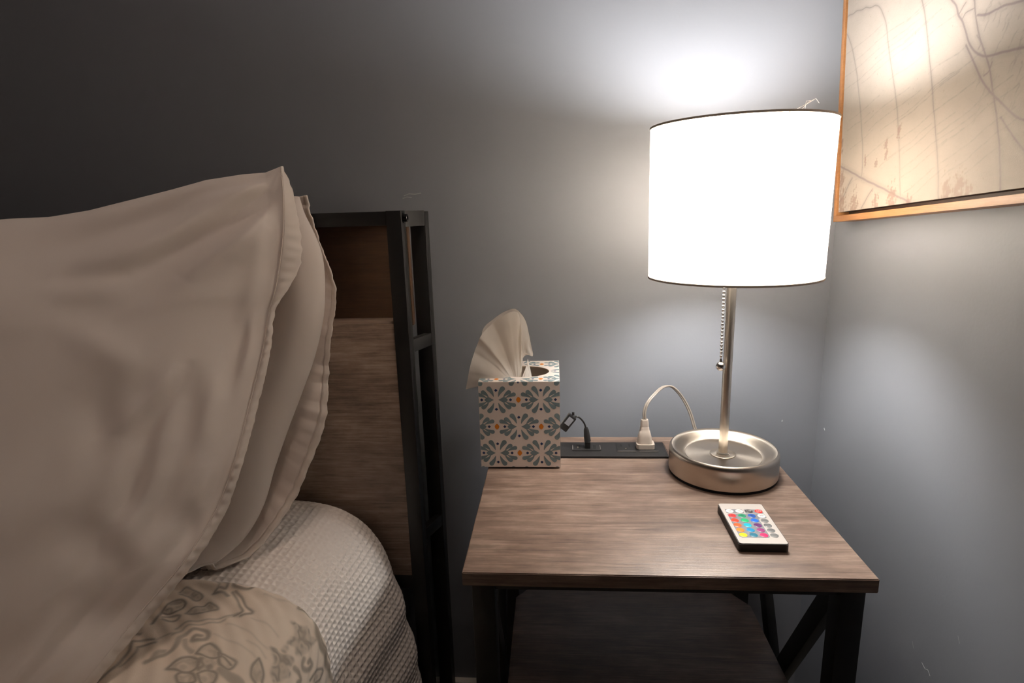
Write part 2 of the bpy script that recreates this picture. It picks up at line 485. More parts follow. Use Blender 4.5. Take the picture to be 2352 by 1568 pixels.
# small scrapes in the paint
scuff('scuff_mark', [(-.245, WY, 1.010), (-.236, WY, 1.013), (-.226, WY, 1.012), (-.216, WY, 1.0135)], .0008, wall_back)
scuff('scuff_mark', [(-.247, WY, 1.006), (-.240, WY, 1.008), (-.232, WY, 1.007)], .0007, wall_back)
scuff('scuff_mark', [(.384, WY, .617), (.3845, WY, .620)], .0009, wall_back)
scuff('scuff_mark', [(WX, .955, .615), (WX, .952, .612)], .0008, wall_right)
scuff('scuff_mark', [(WX, .650, .428), (WX, .643, .425), (WX, .638, .428), (WX, .633, .424)], .0003, wall_right)
scuff('scuff_mark', [(WX, .672, .44), (WX, .668, .433)], .0003, wall_right)
scuff('scuff_mark', [(WX, .676, .385), (WX, .677, .378)], .0003, wall_right)
scuff('scuff_mark', [(WX, .60, .507), (WX, .596, .500)], .0003, wall_right)

# unseen fill light, added overhead to brighten the bedding and tissue box
cl = thing('added_fill_light', 'added round fill light, out of view above the nightstand side of the bed', 'fill light', (.10, .30, CZ))
lathe('fill_light_plate', [(0, 0), (.17, 0), (.175, -.012), (.17, -.022), (0, -.022)], (.10, .30, CZ), M['trimwhite'], cl, 48)
lathe('fill_light_emitter', [(.155, -.022), (.152, -.045), (.125, -.068), (.07, -.083), (0, -.088)], (.10, .30, CZ), M['fill_glow'], cl, 48, sharp=80)

# ------------------------------------------------------------------ nightstand
X0, X1, Y0, Y1 = -.0993, .3143, .5345, .904
PS0, PS1, PX0, PX1 = .8206, .8805, -.075, .166
TT = .0155
ns = thing('nightstand', 'grey brown wood nightstand with black metal X legs and built-in power strip', 'nightstand', ((X0 + X1) / 2, (Y0 + Y1) / 2, 0))
bm = bmesh.new()
# one board with a slot cut for the power strip: four butted pieces of one mesh
xs = [X0, PX0, PX1, X1]; ys = [Y0, PS0, PS1, Y1]
vt = {}
for k, z in enumerate((TOP - TT, TOP)):
    for i, x in enumerate(xs):
        for j, y in enumerate(ys):
            vt[(i, j, k)] = bm.verts.new((x, y, z))
for i in range(3):
    for j in range(3):
        if (i, j) == (1, 1): continue
        bm.faces.new([vt[(i, j, 1)], vt[(i + 1, j, 1)], vt[(i + 1, j + 1, 1)], vt[(i, j + 1, 1)]])
        bm.faces.new([vt[(i, j, 0)], vt[(i, j + 1, 0)], vt[(i + 1, j + 1, 0)], vt[(i + 1, j, 0)]])
def side(a, b):
    bm.faces.new([vt[(*a, 0)], vt[(*b, 0)], vt[(*b, 1)], vt[(*a, 1)]])
for i in range(3):
    side((i, 0), (i + 1, 0)); side((i, 3), (i + 1, 3)); side((0, i), (0, i + 1)); side((3, i), (3, i + 1))
for a, b in (((1, 1), (2, 1)), ((2, 1), (2, 2)), ((2, 2), (1, 2)), ((1, 2), (1, 1))): side(a, b)
bmesh.ops.recalc_face_normals(bm, faces=bm.faces[:])
eds = [e for e in bm.edges if len(e.link_faces) == 2 and e.calc_face_angle() > 1]
bmesh.ops.bevel(bm, geom=eds, offset=.0009, segments=2, affect='EDGES')
bm_obj('tabletop', bm, M['tablewood'], ns, True, sharp=40)
LZ = TOP - TT
legs = {}
for nm, lx, ly in (('fl', -.0925, .551), ('fr', .2875, .551), ('bl', -.0925, .878), ('br', .2875, .878)):
    legs[nm] = box('leg', (lx, ly, 0), (lx + .0245, ly + .0245, LZ), M['blackmetal'], ns, .0012)
for xs_ in (-.080, .2998):
    beam('cross_brace', (xs_, .574, LZ - .012), (xs_, .880, .05), .024, .012, M['blackmetal'], ns)
    beam('cross_brace', (xs_ + (.004 if xs_ > 0 else -.004), .880, LZ - .012), (xs_ + (.004 if xs_ > 0 else -.004), .574, .05), .024, .012, M['blackmetal'], ns)
for y in (.5633, .8903):
    box('apron_rail', (-.068, y - .008, LZ - .018), (.2875, y + .008, LZ), M['blackmetal'], ns, .001)
# lower shelf with clipped back corners
sz, st = .395, .015
poly = [(-.066, .556), (.2865, .556), (.2865, .795), (.262, .83), (-.045, .83), (-.066, .805)]
bm = bmesh.new()
lo_ = [bm.verts.new((x, y, sz - st)) for x, y in poly]; hi_ = [bm.verts.new((x, y, sz)) for x, y in poly]
bm.faces.new(lo_[::-1]); bm.faces.new(hi_)
for i in range(len(poly)):
    j = (i + 1) % len(poly); bm.faces.new([lo_[i], lo_[j], hi_[j], hi_[i]])
bmesh.ops.bevel(bm, geom=bm.edges[:], offset=.0009, segments=2, affect='EDGES')
bm_obj('shelf', bm, M['shelfwood'], ns, True, sharp=40)
# power strip let into the top
bm = bmesh.new()
add_box(bm, (PX0 + .0006, PS0 + .0006, TOP - .030), (PX1 - .0006, PS1 - .0006, TOP + .0012), .0012)
ps = bm_obj('power_strip', bm, M['blackplastic'], ns, True, sharp=40); ps['label'] = 'black power strip with outlets set flush in the tabletop'
zt = TOP + .0012
box('front_lip', (PX0 + .001, PS0 + .0008, zt - .0004), (PX1 - .001, PS0 + .0045, zt + .0014), M['blackplastic'], ps, .0006)
def rrect(cx, cy, w, h, r, n=6):
    pts = []
    for sx, sy, a0 in ((1, 1, 0), (-1, 1, 90), (-1, -1, 180), (1, -1, 270)):
        for k in range(n + 1):
            a = math.radians(a0 + 90 * k / n)
            pts.append((cx + sx * (w / 2 - r) + r * math.cos(a), cy + sy * (h / 2 - r) + r * math.sin(a)))
    return pts
def add_poly_prism(bm, pts, z0, z1):
    lo = [bm.verts.new((x, y, z0)) for x, y in pts]; hi = [bm.verts.new((x, y, z1)) for x, y in pts]
    bm.faces.new(lo[::-1]); bm.faces.new(hi)
    for i in range(len(pts)):
        j = (i + 1) % len(pts); bm.faces.new([lo[i], lo[j], hi[j], hi[i]])
def prism(name, pts, z0, z1, mat, parent, smooth=False):
    bm = bmesh.new(); add_poly_prism(bm, pts, z0, z1)
    return bm_obj(name, bm, mat, parent, smooth, sharp=40 if smooth else None)
usb = prism('usb_plate', rrect(.0455, .857, .044, .025, .003), zt - .0003, zt + .0009, M['blackplastic'], ps)
for x in (.0245, .0668):
    box('plate_mark', (x - .0005, .849, zt + .0006), (x + .0005, .865, zt + .00105), M['greyplastic'], ps, 0)
for x in (.034, .047, .058):
    box('usb_port', (x - .0022, .851, zt + .0005), (x + .0022, .864, zt + .0011), M['darkhole'], ps, 0)
box('port_tongue', (.0318, .8525, zt + .0008), (.0333, .858, zt + .0016), M['brass'], ps, 0)
for cx in (.1055, .1385):
    box('outlet_face', (cx - .0135, .844, zt - .0002), (cx + .0135, .8745, zt + .0008), M['blackplastic'], ps, .0004)
    box('outlet_edge', (cx - .0145, .8415, zt), (cx + .0145, .8424, zt + .0012), M['greyplastic'], ps, 0)
    for dx in (-.0062, .0062):
        box('slot', (cx + dx - .0011, .858, zt + .0005), (cx + dx + .0011, .868, zt + .0010), M['darkhole'], ps, 0)
    prism('ground_hole', [(cx + .0024 * math.cos(a * math.pi / 6), .852 + .0024 * math.sin(a * math.pi / 6)) for a in range(12)], zt + .0005, zt + .0010, M['darkhole'], ps)
    box('contact', (cx - .0012, .8508, zt + .0009), (cx + .0008, .8528, zt + .0012), M['brass'], ps, 0)

# ------------------------------------------------------------------ table lamp
lx, ly = .2289, .7782
lamp = thing('table_lamp', 'brushed nickel table lamp with glowing white drum shade', 'lamp', (lx, ly, TOP))
C0 = (lx, ly, TOP)
lathe('base_pad', [(0, 0), (.0712, 0), (.0716, .0015), (.0712, .0036), (0, .0036)], C0, M['pad'], lamp, 96)
prof = [(.066, .0030), (.0708, .0030), (.0722, .0042), (.0722, .0300), (.0718, .0335), (.0705, .0358), (.0685, .0370), (.0660, .0366), (.0630, .0345), (.0585, .0300), (.0545, .0268), (.0525, .0255), (.0508, .0251), (.0500, .0256), (.0170, .0259), (0, .0259)]
lathe('base', prof, C0, M['nickel'], lamp, 128, sharp=30)
lathe('washer', [(0, .0259), (.0170, .0259), (.0172, .0266), (.0166, .0270), (0, .0270)], C0, M['nickel'], lamp, 64)
lathe('collar', [(.0060, .0268), (.0084, .0268), (.0086, .0278), (.0078, .0292), (.0066, .0296), (.0060, .0296)], C0, M['nickelpole'], lamp, 48)
tube('pole', [(lx, ly, TOP + .026), (lx, ly, TOP + .10), (lx, ly, TOP + .20), (lx, ly, TOP + .325)], .0060, M['nickelpole'], lamp, 40)
lathe('socket', [(0, .272), (.0100, .272), (.0170, .278), (.0175, .315), (.0155, .323), (0, .323)], C0, M['nickelpole'], lamp, 40)
# shade
r0, r1, z0, z1 = .1059, .1073, .2707, .4574
th = .0011
prof = []
for k in range(13):
    t = k / 12; prof.append((r0 + (r1 - r0) * t, z0 + (z1 - z0) * t))
shade = lathe('lamp_shade', prof, C0, M['shade'], lamp, 128, sharp=40)
for nm, rr, zz, h in (('top_trim', r1, z1 - .0020, .0024), ('bottom_trim', r0, z0 - .0004, .0024)):
    lathe(nm, [(rr - .0019, zz), (rr + .0007, zz), (rr + .0009, zz + h / 2), (rr + .0007, zz + h), (rr - .0019, zz + h)], C0, M['shadetrim'], shade, 128, closed=True)
bm = bmesh.new()
for k in range(3):
    a = math.radians(40 + 120 * k)
    add_tube(bm, [(lx + .017 * math.cos(a), ly + .017 * math.sin(a), TOP + .330), (lx + .06 * math.cos(a), ly + .06 * math.sin(a), TOP + .345), (lx + .1045 * math.cos(a), ly + .1045 * math.sin(a), TOP + .4545)], .0012, 6)
bm_obj('spider', bm, M['nickelpole'], shade, True)
bm = bmesh.new()
for pts in ([(.034, -.098, .4585), (.040, -.097, .4650), (.048, -.096, .4685), (.052, -.095, .4640)], [(.028, -.100, .4585), (.040, -.098, .4640), (.046, -.0965, .4675)], [(.036, -.1, .4585), (.037, -.099, .466), (.042, -.098, .4665)]):
    add_tube(bm, [(lx + x, ly + y, TOP + z) for x, y, z in pts], .00012, 4)
bm_obj('lint', bm, M['hem'], shade, True)
# bulb
bprof = [(r_, z_ - .011) for r_, z_ in ((0, .334), (.0125, .334), (.0135, .346), (.0200, .362), (.0270, .380), (.0300, .400), (.0290, .420), (.0220, .4375), (.0110, .4450), (0, .4470))]
lathe('bulb', bprof, C0, M['bulb'], lamp, 32, sharp=80)
# pull chain
cx_, cy_ = .2155, ly - .012
bm = bmesh.new()
zc = TOP + .300
path = [(lx - .010, ly - .009, TOP + .306), (cx_ + .0005, cy_, TOP + .304), (cx_, cy_, TOP + .298)]
add_tube(bm, path, .0012, 8)
nb = 0
while zc > TOP + .166:
    m = Matrix.Translation((cx_ + .0009 * (TOP + .30 - zc) / .13, cy_, zc))
    bmesh.ops.create_icosphere(bm, subdivisions=2, radius=.00205, matrix=m)
    zc -= .0047; nb += 1
add_tube(bm, [(cx_, cy_, TOP + .300), (cx_ + .0009, cy_, zc)], .0006, 6)
bm_obj('pull_chain', bm, M['chrome'], lamp, True, sharp=60)
bm = bmesh.new()
bmesh.ops.create_uvsphere(bm, u_segments=28, v_segments=16, radius=.0062, matrix=Matrix.Translation((cx_ + .001, cy_, TOP + .1545)))
add_tube(bm, [(cx_ + .001, cy_, TOP + .160), (cx_ + .0009, cy_, TOP + .1645)], [.0022, .0016], 12)
bm_obj('pull_ball', bm, M['chrome'], lamp, True, sharp=60)
# clear flat cord looping from the outlet round behind the base
cpath = catmull([(.1335, .857, TOP + .046), (.1330, .858, TOP + .058), (.1372, .862, TOP + .070), (.1480, .872, TOP + .080), (.1650, .886, TOP + .0890), (.1800, .894, TOP + .0870), (.1960, .897, TOP + .070), (.2080, .895, TOP + .048), (.2150, .888, TOP + .025), (.2200, .875, TOP + .0045), (.2230, .852, TOP + .0030)], 60)
bm = bmesh.new()
for s in (-1, 1):
    off = np.array([.0014, -.0003, .0]) * s
    add_tube(bm, [tuple(p + off) for p in cpath], .00145, 10)
cord = bm_obj('cord', bm, M['cordclear'], lamp, True); cord['label'] = 'clear twin lamp cord'
bm = bmesh.new()
add_poly_prism(bm, rrect(.1350, .8575, .0270, .0200, .004), TOP + .0024, TOP + .0095)
pl = [(.0112, .0085, .0095), (.0100, .0075, .0200), (.0078, .0062, .0290), (.0070, .0056, .0300), (.0066, .0052, .0350), (.0062, .0050, .0352), (.0060, .0048, .0420), (.0052, .0042, .0470)]
rings = []
for a, b_, z in pl:
    rings.append([bm.verts.new((x, y, TOP + z)) for x, y in rrect(.1345 - .001 * z / .047, .8575, 2 * a, 2 * b_, min(a, b_) * .7)])
for i in range(len(rings) - 1):
    for k in range(len(rings[0])):
        k2 = (k + 1) % len(rings[0]); bm.faces.new([rings[i][k], rings[i][k2], rings[i + 1][k2], rings[i + 1][k]])
bm.faces.new(rings[-1])
plug = bm_obj('plug', bm, M['plugclear'], cord, True, sharp=40)

# ------------------------------------------------------------------ black usb cable behind the tissue box
ucab = thing('usb_cable', 'thin black USB cable plugged into the power strip beside the tissue box', 'cable', (.047, .8575, TOP))
bm = bmesh.new()
add_poly_prism(bm, rrect(.0475, .8575, .0085, .0130, .0016), TOP + .0021, TOP + .0125)
bm_obj('plug_shell', bm, M['usbblack'], ucab)
bm = bmesh.new(); add_tube(bm, [(.0475, .8575, TOP + .0120), (.0465, .8575, TOP + .020), (.0455, .8575, TOP + .0300), (.0450, .8575, TOP + .034)], [.0052, .0050, .0040, .0026], 14)
bm_obj('strain_relief', bm, M['blackplastic'], ucab, True, sharp=40)
up = catmull([(.0452, .8575, TOP + .032), (.0425, .857, TOP + .041), (.0370, .856, TOP + .049), (.0315, .855, TOP + .0530), (.0260, .854, TOP + .0525)], 24)
tube('cable', [tuple(p) for p in up], .0014, M['usbblack'], ucab, 10)
bm = bmesh.new()
a = Vector((.0250, .8540, TOP + .0545)); b_ = Vector((.0085, .852, TOP + .0340))
ax = (b_ - a).normalized(); sd = Vector((0, 1, 0)); t_ = ax.cross(sd).normalized()
c8 = []
for p in (a, b_):
    for s1, s2 in ((-1, -1), (1, -1), (1, 1), (-1, 1)): c8.append(p + sd * s1 * .004 + t_ * s2 * .0072)
add_hexa(bm, c8, .0015)
o = bm_obj('connector', bm, M['usbblack'], ucab, True, sharp=40)
bm = bmesh.new(); c8 = []
for p in (a.lerp(b_, .12), a.lerp(b_, .6)):
    for s1, s2 in ((-1, -1), (1, -1), (1, 1), (-1, 1)): c8.append(p + Vector((0, -.0041, 0)) + sd * s1 * .0004 + t_ * s2 * .0042)
add_hexa(bm, c8, 0)
bm_obj('connector_plate', bm, M['remotegrey'], o)
bm = bmesh.new(); add_box(bm, (.0235, .8520, TOP + .0555), (.0275, .8560, TOP + .0600), .0008)
bm_obj('connector_tab', bm, M['usbblack'], o, True, sharp=40)

# ------------------------------------------------------------------ tissue box
BX0, BX1, BY0, BD, BH = -.1086, .0051, .7035 + .08, .1145, .130
tb = thing('tissue_box', 'square tissue box printed with grey-blue petals and orange diamonds', 'tissue box', ((BX0 + BX1) / 2, BY0 + BD / 2, TOP))
BH_ = BH
# the box stands on the wooden top; its rear half bridges the strip
bz0, bz1 = TOP + .0027, TOP + BH_
bm = bmesh.new()
ocx, ocy, oa, ob = (BX0 + BX1) / 2 + .004, BY0 + BD / 2 - .004, .038, .030
n = 48
corn = [(BX0, BY0), (BX1, BY0), (BX1, BY0 + BD), (BX0, BY0 + BD)]
def ring_outer(n):
    pts = []
    for k in range(n):
        a = 2 * math.pi * k / n; c, s = math.cos(a), math.sin(a)
        hx, hy = (BX1 - BX0) / 2, BD / 2
        t = 1 / max(abs(c) / hx, abs(s) / hy)
        pts.append(((BX0 + BX1) / 2 + c * t, BY0 + BD / 2 + s * t))
    return pts
# square outer ring sampled so that corners are hit exactly
outer = []
for (xa, ya), (xb, yb) in zip(corn, corn[1:] + corn[:1]):
    for k in range(n // 4): outer.append((xa + (xb - xa) * k / (n // 4), ya + (yb - ya) * k / (n // 4)))
inner = []
for x, y in outer:
    a = math.atan2((y - (BY0 + BD / 2)) , (x - (BX0 + BX1) / 2))
    inner.append((ocx + oa * math.cos(a), ocy + ob * math.sin(a)))
vo_t = [bm.verts.new((x, y, bz1)) for x, y in outer]; vi_t = [bm.verts.new((x, y, bz1)) for x, y in inner]
vo_b = [bm.verts.new((x, y, bz0)) for x, y in outer]
for k in range(n):
    k2 = (k + 1) % n
    bm.faces.new([vo_t[k], vo_t[k2], vi_t[k2], vi_t[k]]); bm.faces.new([vo_b[k], vo_b[k2], vo_t[k2], vo_t[k]])
bm.faces.new(vo_b[::-1])
bmesh.ops.recalc_face_normals(bm, faces=bm.faces[:])
carton = bm_obj('carton', bm, M['carton'], tb)
solidify(carton, .0007, -1)
bm = bmesh.new()
ri = [bm.verts.new((x, y, bz1 - .0002)) for x, y in inner]; rj = [bm.verts.new((x + (ocx - x) * .0, y, bz1 - .0016)) for x, y in inner]
rk = [bm.verts.new((ocx + (x - ocx) * 1.04, ocy + (y - ocy) * 1.04, bz1 - .0016)) for x, y in inner]
for k in range(n):
    k2 = (k + 1) % n
    bm.faces.new([ri[k], ri[k2], rj[k2], rj[k]]); bm.faces.new([rj[k], rj[k2], rk[k2], rk[k]])
bm_obj('opening_edge', bm, M['cartonraw'], tb)
# printed motifs (flat ink, clipped to each face)
def clip_poly(P, x0, x1, y0, y1):
    def cl(P, ins, inter):
        out = []
        for i in range(len(P)):
            a, b = P[i - 1], P[i]
            if ins(b):
                if not ins(a): out.append(inter(a, b))
                out.append(b)
            elif ins(a): out.append(inter(a, b))
        return out
    for axis, lim, sgn in ((0, x0, 1), (0, x1, -1), (1, y0, 1), (1, y1, -1)):
        if not P: return P
        def ins(p, axis=axis, lim=lim, sgn=sgn): return (p[axis] - lim) * sgn >= 0
        def inter(a, b, axis=axis, lim=lim):
            t = (lim - a[axis]) / (b[axis] - a[axis]); return (a[0] + (b[0] - a[0]) * t, a[1] + (b[1] - a[1]) * t)
        P = cl(P, ins, inter)
    return P
def teardrop(tip, bulb, r, bend):
    t = np.array(tip, float); b = np.array(bulb, float); d = b - t; L = np.linalg.norm(d); d /= L; nrm = np.array([-d[1], d[0]])
    pts = []
    K = 16
    for k in range(K + 1):
        u = k / K; w = r * (.05 + .95 * u ** .85)
        c = t + d * L * u + nrm * bend * math.sin(math.pi * u)
        pts.append((c, w))
    left = [tuple(c + nrm * w) for c, w in pts]; right = [tuple(c - nrm * w) for c, w in pts]
    cap = [tuple(b + nrm * r * math.cos(a) + d * r * math.sin(a)) for a in np.linspace(0, math.pi, 9)[1:-1]]
    return left + cap + right[::-1]
def motif(cx, cz):
    U = .000122
    out = {'petal': [], 'navy': [], 'orange': []}
    for sx in (-1, 1):
        for sz_ in (-1, 1):
            for tip, bulb, r, bend in (((26, 36), (78, 132), 29, 7), ((84, 30), (148, 90), 26, 6), ((108, 22), (204, 64), 25, 5)):
                P = teardrop(tip, bulb, r, bend)
                out['petal'].append([(cx + sx * x * U, cz + sz_ * z * U) for x, z in P])
        leaf = []
        for a in np.linspace(0, 1, 13): leaf.append((24 + 112 * a, 33 * math.sin(math.pi * a ** 1.4)))
        leaf += [(x, -z) for x, z in leaf[::-1][1:-1]]
        out['petal'].append([(cx + sx * x * U, cz + z * U) for x, z in leaf])
        out['navy'].append([(cx + (sx * 166 + dx) * U, cz + dz * U) for dx, dz in ((19, 0), (0, 19), (-19, 0), (0, -19))])
        out['navy'].append([(cx + dx * U, cz + (sx * 114 + dz) * U) for dx, dz in ((19, 0), (0, 19), (-19, 0), (0, -19))])
    out['orange'].append([(cx + (257 + 27 * math.copysign(abs(math.cos(a)) ** 1.4, math.cos(a))) * U, cz + 35 * math.copysign(abs(math.sin(a)) ** 1.2, math.sin(a)) * U) for a in np.linspace(0, 2 * math.pi, 21)[:-1]])
    return out
bms = {k: bmesh.new() for k in ('petal', 'navy', 'orange')}
W_, H_ = BX1 - BX0, bz1 - bz0
def lay(mapf, w, h, oz):
    for row in range(-1, 6):
        zc_ = .0216 + row * .0398 + oz
        for colm in range(-2, 4):
            xc_ = .0246 + colm * .0627 + (.0313 if row % 2 else 0)
            for key, polys in motif(xc_, zc_).items():
                for P in polys:
                    Q = clip_poly(P, .0003, w - .0003, .0003, h - .0003)
                    if len(Q) >= 3:
                        try: bms[key].faces.new([bms[key].verts.new(mapf(*q)) for q in Q])
                        except ValueError: pass
e_ = .00012
lay(lambda x, z: (BX0 + x, BY0 - e_, bz0 + z), W_, H_, 0)
lay(lambda x, z: (BX1 + e_, BY0 + x, bz0 + z), BD, H_, 0)
lay(lambda x, z: (BX0 - e_, BY0 + x, bz0 + z), BD, H_, 0)
# top face: pattern carries on over the front edge
def lay_top():
    for row in range(2, 8):
        zc_ = .0216 + row * .0398 - H_
        for colm in range(-2, 4):
            xc_ = .0246 + colm * .0627 + (.0313 if row % 2 else 0)
            for key, polys in motif(xc_, zc_).items():
                for P in polys:
                    Q = clip_poly(P, .0003, W_ - .0003, .0003, BD - .0003)
                    if len(Q) < 3: continue
                    R3 = [(BX0 + x, BY0 + y) for x, y in Q]
                    if any(((x - ocx) / (oa + .0008)) ** 2 + ((y - ocy) / (ob + .0008)) ** 2 < 1 for x, y in R3): continue
                    bms[key].faces.new([bms[key].verts.new((x, y, bz1 + e_)) for x, y in R3])
lay_top()
for key, nm in (('petal', 'petal_print'), ('navy', 'navy_diamond_print'), ('orange', 'orange_diamond_print')):
    tag(bm_obj(nm, bms[key], M[key], tb), kind='stuff')
# stack of folded tissues inside
box('tissue_stack', (BX0 + .004, BY0 + .004, bz0 + .002), (BX1 - .004, BY0 + BD - .004, bz0 + .085), M['paper'], tb, .004)

# the pulled-up sheet
def sheet(name, rim, root, amp, npleat, parent, seed, nt_=46, ns_=110, curl=.0):
    Rm = catmull(rim, ns_); Ro = catmull(root, ns_)
    t = np.linspace(0, 1, nt_)[None, :, None]
    s = np.linspace(0, 1, ns_)[:, None]
    G = Ro[:, None, :] * (1 - t) + Rm[:, None, :] * t
    tt = t[..., 0]
    w = amp * tt ** .8 * (np.abs(((s * npleat) % 1.0) - .5) * 2 - .5) * (.6 + .4 * np.cos(s * 9 + seed))
    w = w + .002 * fnoise(s * 14 + 0 * tt, tt * 6 + 0 * s, seed)
    G[..., 1] += w
    G[..., 2] += .3 * w * (1 - tt) + .004 * np.sin(np.pi * tt)
    return grid_obj(name, G, M['paper'], parent)
tis = thing('tissue', 'white tissue sheet fanned out of the box opening', 'tissue', (ocx, ocy, bz1 - .01))
q = .83
rim = [(-.1290, .800, .1140), (-.1215, .806, .1480), (-.1160, .812, .1660), (-.1110, .820, .1780), (-.1050, .824, .1900), (-.0900, .829, .2040), (-.0760, .832, .2140), (-.0620, .834, .2200), (-.0535, .834, .2180), (-.0500, .832, .2020), (-.0480, .826, .1800), (-.0470, .822, .1560)]
root = [(-.0640, .800, .1180), (-.0625, .803, .1200), (-.061, .805, .121), (-.0600, .807, .1215), (-.058, .81, .122), (-.0565, .812, .1225), (-.055, .814, .1225), (-.0535, .816, .122), (-.052, .818, .1215), (-.051, .82, .121), (-.0505, .82, .1205), (-.050, .82, .120)]
Z = lambda P: [(x, y, z + TOP) for x, y, z in P]
sheet('front_fold', Z(rim), Z(root), .0115, 4.0, tis, 3)
rim2 = [(-.1110, .846, .1700), (-.1060, .850, .1930), (-.0900, .852, .2070), (-.0740, .852, .2170), (-.0590, .850, .2215), (-.0500, .848, .2150), (-.0430, .846, .2030), (-.0390, .844, .1860), (-.0360, .842, .1700), (-.0335, .842, .1520), (-.0420, .838, .1560), (-.0480, .834, .1570)]
root2 = [(-.0600, .826, .1240), (-.059, .828, .126), (-.057, .830, .128), (-.0555, .831, .130), (-.054, .832, .132), (-.0525, .832, .136), (-.0515, .832, .140), (-.0505, .832, .145), (-.0500, .832, .149), (-.0500, .832, .1510), (-.050, .832, .152), (-.050, .832, .153)]
sheet('back_fold', Z(rim2), Z(root2), .0035, 3.0, tis, 8)
rim3 = [(-.0500, .806, .1250), (-.0470, .812, .132), (-.0440, .822, .138), (-.042, .83, .143), (-.041, .838, .1490)]
root3 = [(-.0700, .800, .1080), (-.052, .795, .108), (-.036, .805, .107), (-.030, .820, .106), (-.034, .84, .106)]
sheet('crumple', Z(rim3), Z(root3), .006, 3.0, tis, 5, 24, 60)

# ------------------------------------------------------------------ remote control
RX, RY, RA, RW, RL, RT = .1926, .5795, -.0046, .052, .088, .0097
rem = thing('remote_control', 'small white remote with coloured round buttons on black body', 'remote', (RX, RY, TOP), RA)
def rprism(name, pts, z0, z1, mat, parent, bevel=0.0):
    bm = bmesh.new(); add_poly_prism(bm, pts, z0, z1)
    if bevel:
        bmesh.ops.bevel(bm, geom=[e for e in bm.edges if abs(e.verts[0].co.z - e.verts[1].co.z) < 1e-7 and e.verts[0].co.z > z0 + 1e-6], offset=bevel, segments=2, affect='EDGES')
    return bm_obj(name, bm, mat, parent, bevel > 0, world_space=False, sharp=40)
rprism('body', rrect(RW / 2, RL / 2, RW, RL, .0032), 0, RT - .0004, M['blackplastic'], rem, .0008)
face = rprism('face_plate', rrect(RW / 2, RL / 2, RW - .0016, RL - .0016, .0026), RT - .0006, RT + .0001, M['remotewhite'], rem)
zf = RT + .0001
u = lambda a: .0008 + a * (RW - .0016)
v = lambda a: .0008 + a * (RL - .0016)
def urect(u0, u1, v0, v1, r): return rrect((u(u0) + u(u1)) / 2, (v(v0) + v(v1)) / 2, u(u1) - u(u0), v(v1) - v(v0), r)
rprism('key_panel', urect(.075, .475, .737, .842, .0016), zf - .0002, zf + .0001, M['remotegrey'], rem)
rprism('key_panel', urect(.505, .915, .737, .842, .0016), zf - .0002, zf + .0001, M['remotegrey'], rem)
bm = bmesh.new()
Lp = [(.075, .132), (.715, .132), (.715, .610), (.915, .610), (.915, .722), (.075, .722)]
add_poly_prism(bm, [(u(a), v(b)) for a, b in Lp], zf - .0002, zf + .0001)
bmesh.ops.bevel(bm, geom=[e for e in bm.edges if abs(e.verts[0].co.z - e.verts[1].co.z) > 1e-5], offset=.0014, segments=4, affect='EDGES')
bm_obj('key_panel', bm, M['remotegrey'], rem, world_space=False)
uc = [.167, .386, .604, .822]; vr = [.789, .668, .547, .427, .307, .188]
cols = [[(236, 226, 218), (236, 226, 218), (22, 20, 20), (232, 40, 34)],
        [(236, 40, 42), (0, 132, 92), (0, 74, 160), (238, 230, 222)],
        [(248, 62, 38), (0, 160, 100), (0, 92, 190), (112, 112, 112)],
        [(248, 92, 36), (0, 165, 192), (84, 28, 92), (112, 112, 112)],
        [(250, 128, 34), (0, 128, 176), (132, 44, 104), (112, 112, 112)],
        [(246, 214, 20), (0, 98, 122), (214, 16, 92), (112, 112, 112)]]
txt = [['sun', 'sun2', 'OFF', 'ON'], ['R', 'G', 'B', 'W'], [None, None, None, 'FLASH'], [None, None, None, 'STROBE'], [None, None, None, 'FADE'], [None, None, None, 'SMOOTH']]
inkblack = plain('ink_black', srgb(25, 22, 25), .5); inkwhite = plain('ink_white', srgb(240, 235, 230), .5); inkgrey = plain('ink_dark_grey', srgb(45, 45, 46), .5)
btn_mesh = None
def text_mesh(s, size):
    cu = bpy.data.curves.new('lettering', 'FONT'); cu.body = s; cu.size = size; cu.align_x = 'CENTER'; cu.align_y = 'CENTER'; cu.resolution_u = 2
    to = bpy.data.objects.new('lettering', cu); COL.objects.link(to)
    bpy.context.view_layer.update()
    me = bpy.data.meshes.new_from_object(to)
    bpy.data.objects.remove(to, do_unlink=True); bpy.data.curves.remove(cu)
    return me
